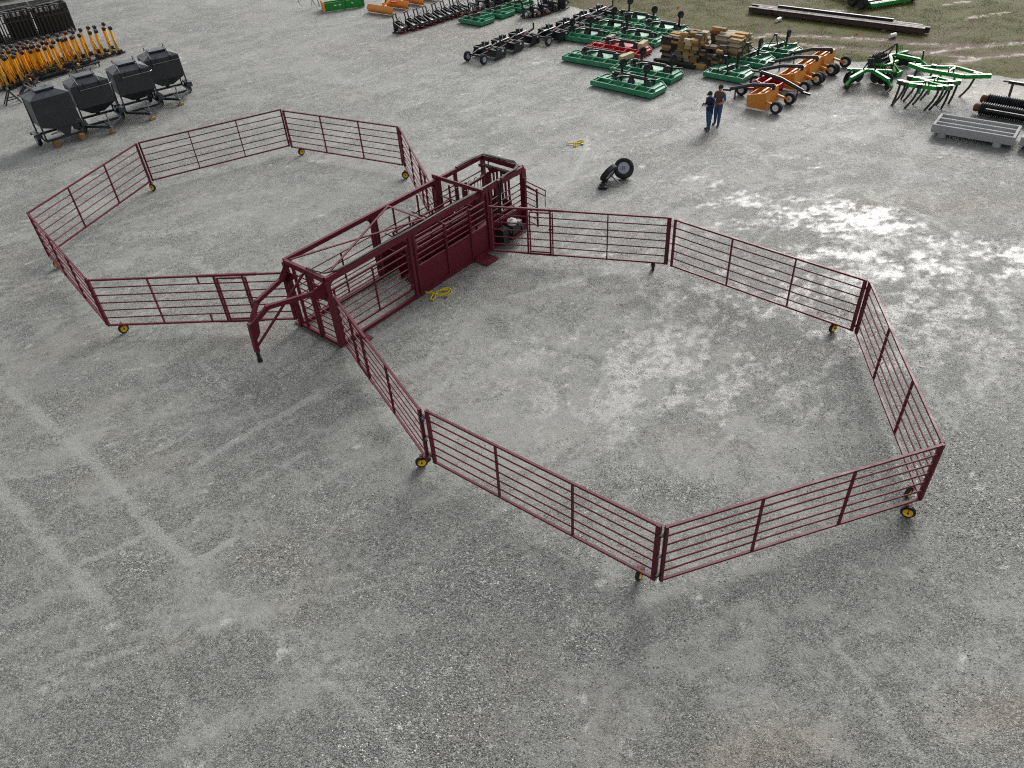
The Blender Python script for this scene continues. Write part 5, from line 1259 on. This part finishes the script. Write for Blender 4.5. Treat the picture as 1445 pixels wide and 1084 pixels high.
for k in range(ns): MB().bar((Lt*(k+.5)/ns, .05, .315), (Lt*(k+.5)/ns, 5.95, .79), Lt/ns*.72, .05).build('deck_slat', WHITE, r)
for k in range(5): MB().bar((.0, .6+1.2*k, .26+.08*(.6+1.2*k)), (Lt, .6+1.2*k, .26+.08*(.6+1.2*k)), .07, .08).build('cross_member', PLOWG, r)

# survey flags
for k, (px, py) in enumerate(((955, 20), (1205.5, 58.5))):
    P = at(px, py); r = thing('survey_flag', ('orange survey flag in the grass behind the green cutters', 'orange survey flag in the rutted grass by the notched roller')[k], 'survey flag', P, .3)
    MB().tube([(0, 0, -.03), (0, 0, .42)], .006, 5).build('wire', STEEL, r); MB().add([(0, -.002, .30), (.16, .02, .31), (.15, .0, .43), (0, -.002, .42), (0, .004, .30), (.16, .026, .31), (.15, .006, .43), (0, .004, .42)], [(0, 1, 2, 3), (7, 6, 5, 4), (0, 4, 5, 1), (1, 5, 6, 2), (2, 6, 7, 3), (3, 7, 4, 0)]).build('flag', ORF, r)

# ------------------------------------------------------------------ spare wheels on the gravel
def spare(label, ctr, axis, rad, wd, prop=None):
    r = thing('spare_wheel', label, 'spare wheel', V((ctr.x, ctr.y, 0)), 0, 'spare wheels on the gravel')
    cl = V((0, 0, ctr.z)); ax = V(axis).normalized(); ri = rad*.56
    MB().lathe(cl, ax, [(-wd*.40, ri), (-wd*.5, rad*.74), (-wd*.46, rad*.92), (-wd*.34, rad), (wd*.34, rad), (wd*.46, rad*.92), (wd*.5, rad*.74), (wd*.40, ri)], 32, False).build('tyre', RUBBER, r, True)
    MB().lathe(cl, ax, [(-wd*.40, .05), (-wd*.30, ri*.45), (-wd*.22, ri*.82), (-wd*.40, ri*1.02), (wd*.43, ri*1.02), (wd*.36, ri*.88), (wd*.38, ri*.5), (wd*.44, ri*.40), (wd*.44, .07), (wd*.2, .05)], 28).build('rim', GREYRIM, r, True)
    b = MB(); e = ax.orthogonal().normalized(); f_ = ax.cross(e)
    for k in range(6): b.lathe(cl+(e*math.cos(k*PI/3)+f_*math.sin(k*PI/3))*ri*.30+ax*wd*.30, ax, [(0, .016), (.05, .016)], 6)
    b.build('lug_nut', STEEL, r)
    if prop: MB().tube([cl+ax*-.05, cl+V(prop)], .03, 8).build('axle_stub', STEEL, r, True)
    return r
q = at(879.5, 251.5); spare('spare wheel with grey rim facing up, lying on the gravel', V((q.x+.02, q.y+.10, .36)), (-.15, -.80, .62), .40, .24)
q = at(861, 259); spare('spare wheel leaning on edge with a steel axle stub, by the grey-rimmed wheel', V((q.x-.05, q.y+.15, .365)), (-.62, .55, .50), .40, .22, (.42, -.42, -.30))
q = at(850, 265); r = thing('hub_coupler', 'small black hub coupler on the gravel beside the spare wheels', 'hub', q, .4)
MB().lathe((0, 0, .0), (0, 0, 1), [(0, .17), (.06, .18), (.10, .12), (.20, .10)], 14).build('hub_body', BLACK_G, r, True); MB().lathe((.16, -.02, .10), (1, 0, 0), [(0, .035), (.10, .035)], 10).build('hub_pin', STEEL, r, True); MB().bar((-.1, -.12, .05), (.1, -.2, .04), .06).build('hub_foot', BLACK, r)

# ------------------------------------------------------------------ yellow straps dropped on the gravel
def strap(label, px, py, s, rot, wd=.055):
    P = at(px, py); r = thing('ratchet_strap', label, 'strap', P, rot)
    loops = [[(math.cos(a)*.30+.22, math.sin(a)*.17+.03, .03+.05*math.sin(a*2)) for a in np.linspace(-2.7, 2.9, 18)],
             [(-.05, -.02, .05), (-.12, -.12, .05), (-.19, -.26, .03), (-.12, -.33, .03), (-.03, -.24, .05), (.0, -.08, .06), (.06, .0, .06)],
             [(.1, .02, .06), (-.12, .07, .06), (-.30, .16, .04), (-.42, .22, .03)], [(math.cos(a)*.24+.2, math.sin(a)*.12-.02, .07) for a in np.linspace(-2.5, 2.2, 14)]]
    for pl in loops:
        b = MB(); pl = [(x*s, y*s, z) for x, y, z in pl]
        for p, q in zip(pl[:-1], pl[1:]): b.bar(p, (V(q)+(V(q)-V(p))*.15), .012, wd*s)
        b.build('webbing', YSTRAP, r)
    MB().box((.30*s, -.24*s, .03), (.10, .05, .05)).build('buckle', STEEL, r)
strap('tangled yellow ratchet strap beside the sheeted side of the chute', 615, 416, 1.0, math.radians(8))
strap('small tangled yellow strap on the open gravel towards the cutters', 812, 204, .8, math.radians(20))

# ------------------------------------------------------------------ two men
def person(label, P, yaw, h, pose, mats):
    """skeleton -> skin modifier -> one body mesh, then coloured by the nearest bone"""
    J = {}; bones = []; rad = {}; tagb = {}
    def j(n, p, r): J[n] = V(p); rad[n] = r
    def bone(a, b_, t_): bones.append((a, b_, t_))
    j('pelvis', (0, 0, .95), (.145, .115)); j('waist', (0, 0, 1.10), (.145, .11)); j('chest', (-.01, 0, 1.30), (.165, .12)); j('collar', (-.01, 0, 1.43), (.12, .09))
    ht = V(pose.get('head', (0, 0, 0)))
    j('neck', (.01, 0, 1.50), .058); j('jaw', V((.04, 0, 1.575))+ht*.5, .075); j('face', V((.045, 0, 1.64))+ht*.8, .088); j('crown', V((.03, 0, 1.72))+ht, .082); j('nose', V((.150, 0, 1.635))+ht*.9, .014)
    for a, b_, t_ in (('pelvis', 'waist', 'torso'), ('waist', 'chest', 'torso'), ('chest', 'collar', 'torso'), ('collar', 'neck', 'skin'), ('neck', 'jaw', 'skin'), ('jaw', 'face', 'skin'), ('face', 'crown', 'skin'), ('face', 'nose', 'skin')): bone(a, b_, t_)
    for s, sd_ in ((1, 'l'), (-1, 'r')):
        st = pose['feet'][sd_]
        j('hip'+sd_, (0, s*.095, .90), .098); j('knee'+sd_, (st[0]*.5+.015, s*.10+st[1]*.4, .50), .068); j('calf'+sd_, (st[0]*.75-.01, s*.10+st[1]*.7, .34), .064); j('ankle'+sd_, (st[0], s*.10+st[1], .09), .048); j('heel'+sd_, (st[0]-.04, s*.10+st[1], .045), .044); j('toe'+sd_, (st[0]+.17, s*.125+st[1], .038), .036)
        for a, b_, t_ in (('pelvis', 'hip', 'legs'), ('hip', 'knee', 'legs'), ('knee', 'calf', 'legs'), ('calf', 'ankle', 'legs'), ('ankle', 'heel', 'shoe'), ('heel', 'toe', 'shoe')):
            bone(a+('' if a == 'pelvis' else sd_), b_+sd_, t_)
        arm = pose['arms'][sd_]
        j('sh'+sd_, (-.01, s*.185, 1.405), .070); j('mid'+sd_, (V((-.01, s*.185, 1.405))+V(arm[0]))/2, .056); j('el'+sd_, arm[0], .048); j('wr'+sd_, arm[1], .033); 
        hd_ = (V(arm[2])-V(arm[1])); hl = hd_.normalized(); j('palm'+sd_, V(arm[1])+hl*.06, (.040, .020)); j('kn'+sd_, V(arm[1])+hl*.10, (.040, .017))
        for a, b_, t_ in (('collar', 'sh', 'torso'), ('sh', 'mid', 'sleeve'), ('mid', 'el', 'sleeve'), ('el', 'wr', 'fore'), ('wr', 'palm', 'skin'), ('palm', 'kn', 'skin')):
            bone(a+('' if a == 'collar' else sd_), b_+sd_, t_)
        side = hl.cross(V((0, 0, 1))).normalized() if abs(hl.z) < .9 else V((0, 1, 0)); curl = V(arm[3])
        for k, (o_, fl_) in enumerate(((-.030, .072), (-.010, .082), (.010, .078), (.028, .060))):
            j(f'f{k}a{sd_}', J['kn'+sd_]+side*o_+hl*fl_*.5, .0095); j(f'f{k}b{sd_}', J['kn'+sd_]+side*o_+hl*fl_*.75+curl*fl_*.6, .008)
            bone('kn'+sd_, f'f{k}a{sd_}', 'skin'); bone(f'f{k}a{sd_}', f'f{k}b{sd_}', 'skin')
        ts = V(arm[4]); j('tha'+sd_, J['palm'+sd_]+ts*.040+hl*.01, .011); j('thb'+sd_, J['palm'+sd_]+ts*.055+hl*.045, .009); bone('palm'+sd_, 'tha'+sd_, 'skin'); bone('tha'+sd_, 'thb'+sd_, 'skin')
    names = list(J); sc = h/1.80
    me = bpy.data.meshes.new('person_body'); me.from_pydata([J[n]*sc for n in names], [(names.index(a), names.index(b_)) for a, b_, _ in bones], []); me.update()
    o = bpy.data.objects.new('person_tmp', me); COL.objects.link(o)
    md = o.modifiers.new('skin', 'SKIN'); md.use_smooth_shade = True
    for i, n in enumerate(names):
        r_ = rad[n]; kf = 1.0 if n[0] == 'f' and n[1:2].isdigit() or n[:2] in ('th', 'kn', 'pa', 'no', 'ne', 'ja', 'fa', 'cr') and not n.startswith('knee') else pose.get('bulk', 1.28); sv = me.skin_vertices[0].data[i]; sv.radius = tuple(x*sc*kf for x in r_) if isinstance(r_, tuple) else (r_*sc*kf, r_*sc*kf); sv.use_root = (n == 'pelvis')
    sb = o.modifiers.new('sub', 'SUBSURF'); sb.levels = 1; sb.render_levels = 1
    dg = bpy.context.evaluated_depsgraph_get(); ev = o.evaluated_get(dg); body = bpy.data.meshes.new_from_object(ev); bpy.data.objects.remove(o)
    tags = ['skin', 'torso', 'sleeve', 'fore', 'legs', 'shoe']; body.materials.clear()
    for t_ in tags: body.materials.append(mats[t_])
    for p in body.polygons:
        best, bt = 1e9, 'skin'; cc = p.center
        for a, b_, t_ in bones:
            pa_, pb_ = J[a]*sc, J[b_]*sc; d = pb_-pa_; tt = max(0, min(1, (cc-pa_).dot(d)/(d.length_squared+1e-9)))
            rr = rad[b_]; rr = rr[0] if isinstance(rr, tuple) else rr
            dd = (cc-pa_-d*tt).length-rr*sc*.8
            if dd < best: best, bt = dd, t_
        if bt == 'legs' and cc.z > mats.get('hem', .98)*sc: bt = 'torso'
        if bt == 'torso' and cc.z < mats.get('hem', .98)*sc: bt = 'legs'
        p.material_index = tags.index(bt); p.use_smooth = True
    r = thing('person', label, 'person', P, yaw, 'men standing on the gravel')
    put('body', body, r)
    hc = J['crown']*sc; fc = J['face']*sc
    cap = MB().lathe(hc-V((.012, 0, .055)), (0.12, 0, 1), [(0, .104*sc), (.05, .105*sc), (.09, .088*sc), (.118, .05*sc), (.128, .015)], 16).build('cap', mats['cap'], r, True)
    bd = V((1, 0, -.25+ht.z*3)).normalized(); b0 = hc+V((.075, 0, -.045))
    MB().plate([b0+V((0, -.07, 0)), b0+V((.05, -.062, -.012)), b0+V((.085, -.03, -.022)), b0+V((.092, 0, -.024)), b0+V((.085, .03, -.022)), b0+V((.05, .062, -.012)), b0+V((0, .07, 0))], (.2, 0, 1), .012).build('brim', mats['cap'], cap)
    MB().lathe(fc+V((-.028, 0, -.02)), (-.25, 0, 1), [(-.04, .06), (0, .083*sc), (.05, .093*sc)], 12).build('hair', HAIR, r, True)
    for s in (-1, 1):
        MB().lathe(fc+V((.083, s*.030, .012)), (1, 0, 0), [(-.004, .012), (.004, .009)], 8).build('eye', LENS, r, True); MB().lathe(fc+V((.0, s*.088, -.01)), (0, s, 0), [(-.01, .028), (.012, .022)], 8).build('ear', SKIN, r, True)
    MB().box(fc+V((.080, 0, -.060)), (.012, .04, .010)).build('mouth', LIPM, r)
    MB().lathe(J['collar']*sc+V((.01, 0, .035)), (.1, 0, 1), [(-.03, .095), (.03, .078)], 14).build('collar', mats['torso'], r, True)
    return r, J, sc
P1 = at(998.5, 183.5)
y1 = math.radians(200)
pose1 = dict(feet={'l': (.03, .0), 'r': (-.06, .0)}, head=(.05, 0, -.03), arms={'l': ((.05, .25, 1.15), (.28, .14, 1.18), (.36, .08, 1.20), (0, 0, .6), (0, 0, 1)), 'r': ((.04, -.25, 1.14), (.27, -.12, 1.17), (.35, -.06, 1.19), (0, 0, .6), (0, 0, 1))})
m1 = dict(skin=SKIN, torso=JACKET, sleeve=JACKET, fore=JACKET, legs=JEANS, shoe=SHOE, cap=CAPM, hem=.86)
r1, J1, s1 = person('man in navy jacket and dark cap looking down at a phone in his hands', P1, y1, 1.74, pose1, m1)
ph = MB().box((0, 0, 0), (.012, .075, .15)).build('phone', LENS); ph.location = P1 + Matrix.Rotation(y1, 3, 'Z') @ V((.385, .01, 1.20)); ph.rotation_euler = (0, -.6, y1); tag(ph, 'small dark phone held by the man in the navy jacket', 'phone')
P2 = at(1011, 176.5)
y2 = math.radians(228)
pose2 = dict(feet={'l': (.10, .02), 'r': (-.04, -.02)}, head=(.01, .02, 0), arms={'l': ((.0, .27, 1.14), (.17, .17, 1.02), (.22, .06, 1.02), (0, -.3, -.5), (.2, 0, .9)), 'r': ((-.03, -.26, 1.13), (.13, -.22, .98), (.18, -.12, .95), (0, .3, -.5), (.3, 0, .9))})
m2 = dict(skin=SKIN, torso=VEST, sleeve=BLUET, fore=SKIN, legs=JEANS, shoe=SHOE, cap=CAPM, hem=.90)
person('man in brown vest over a blue short-sleeved shirt, hand on his belt', P2, y2, 1.80, pose2, m2)
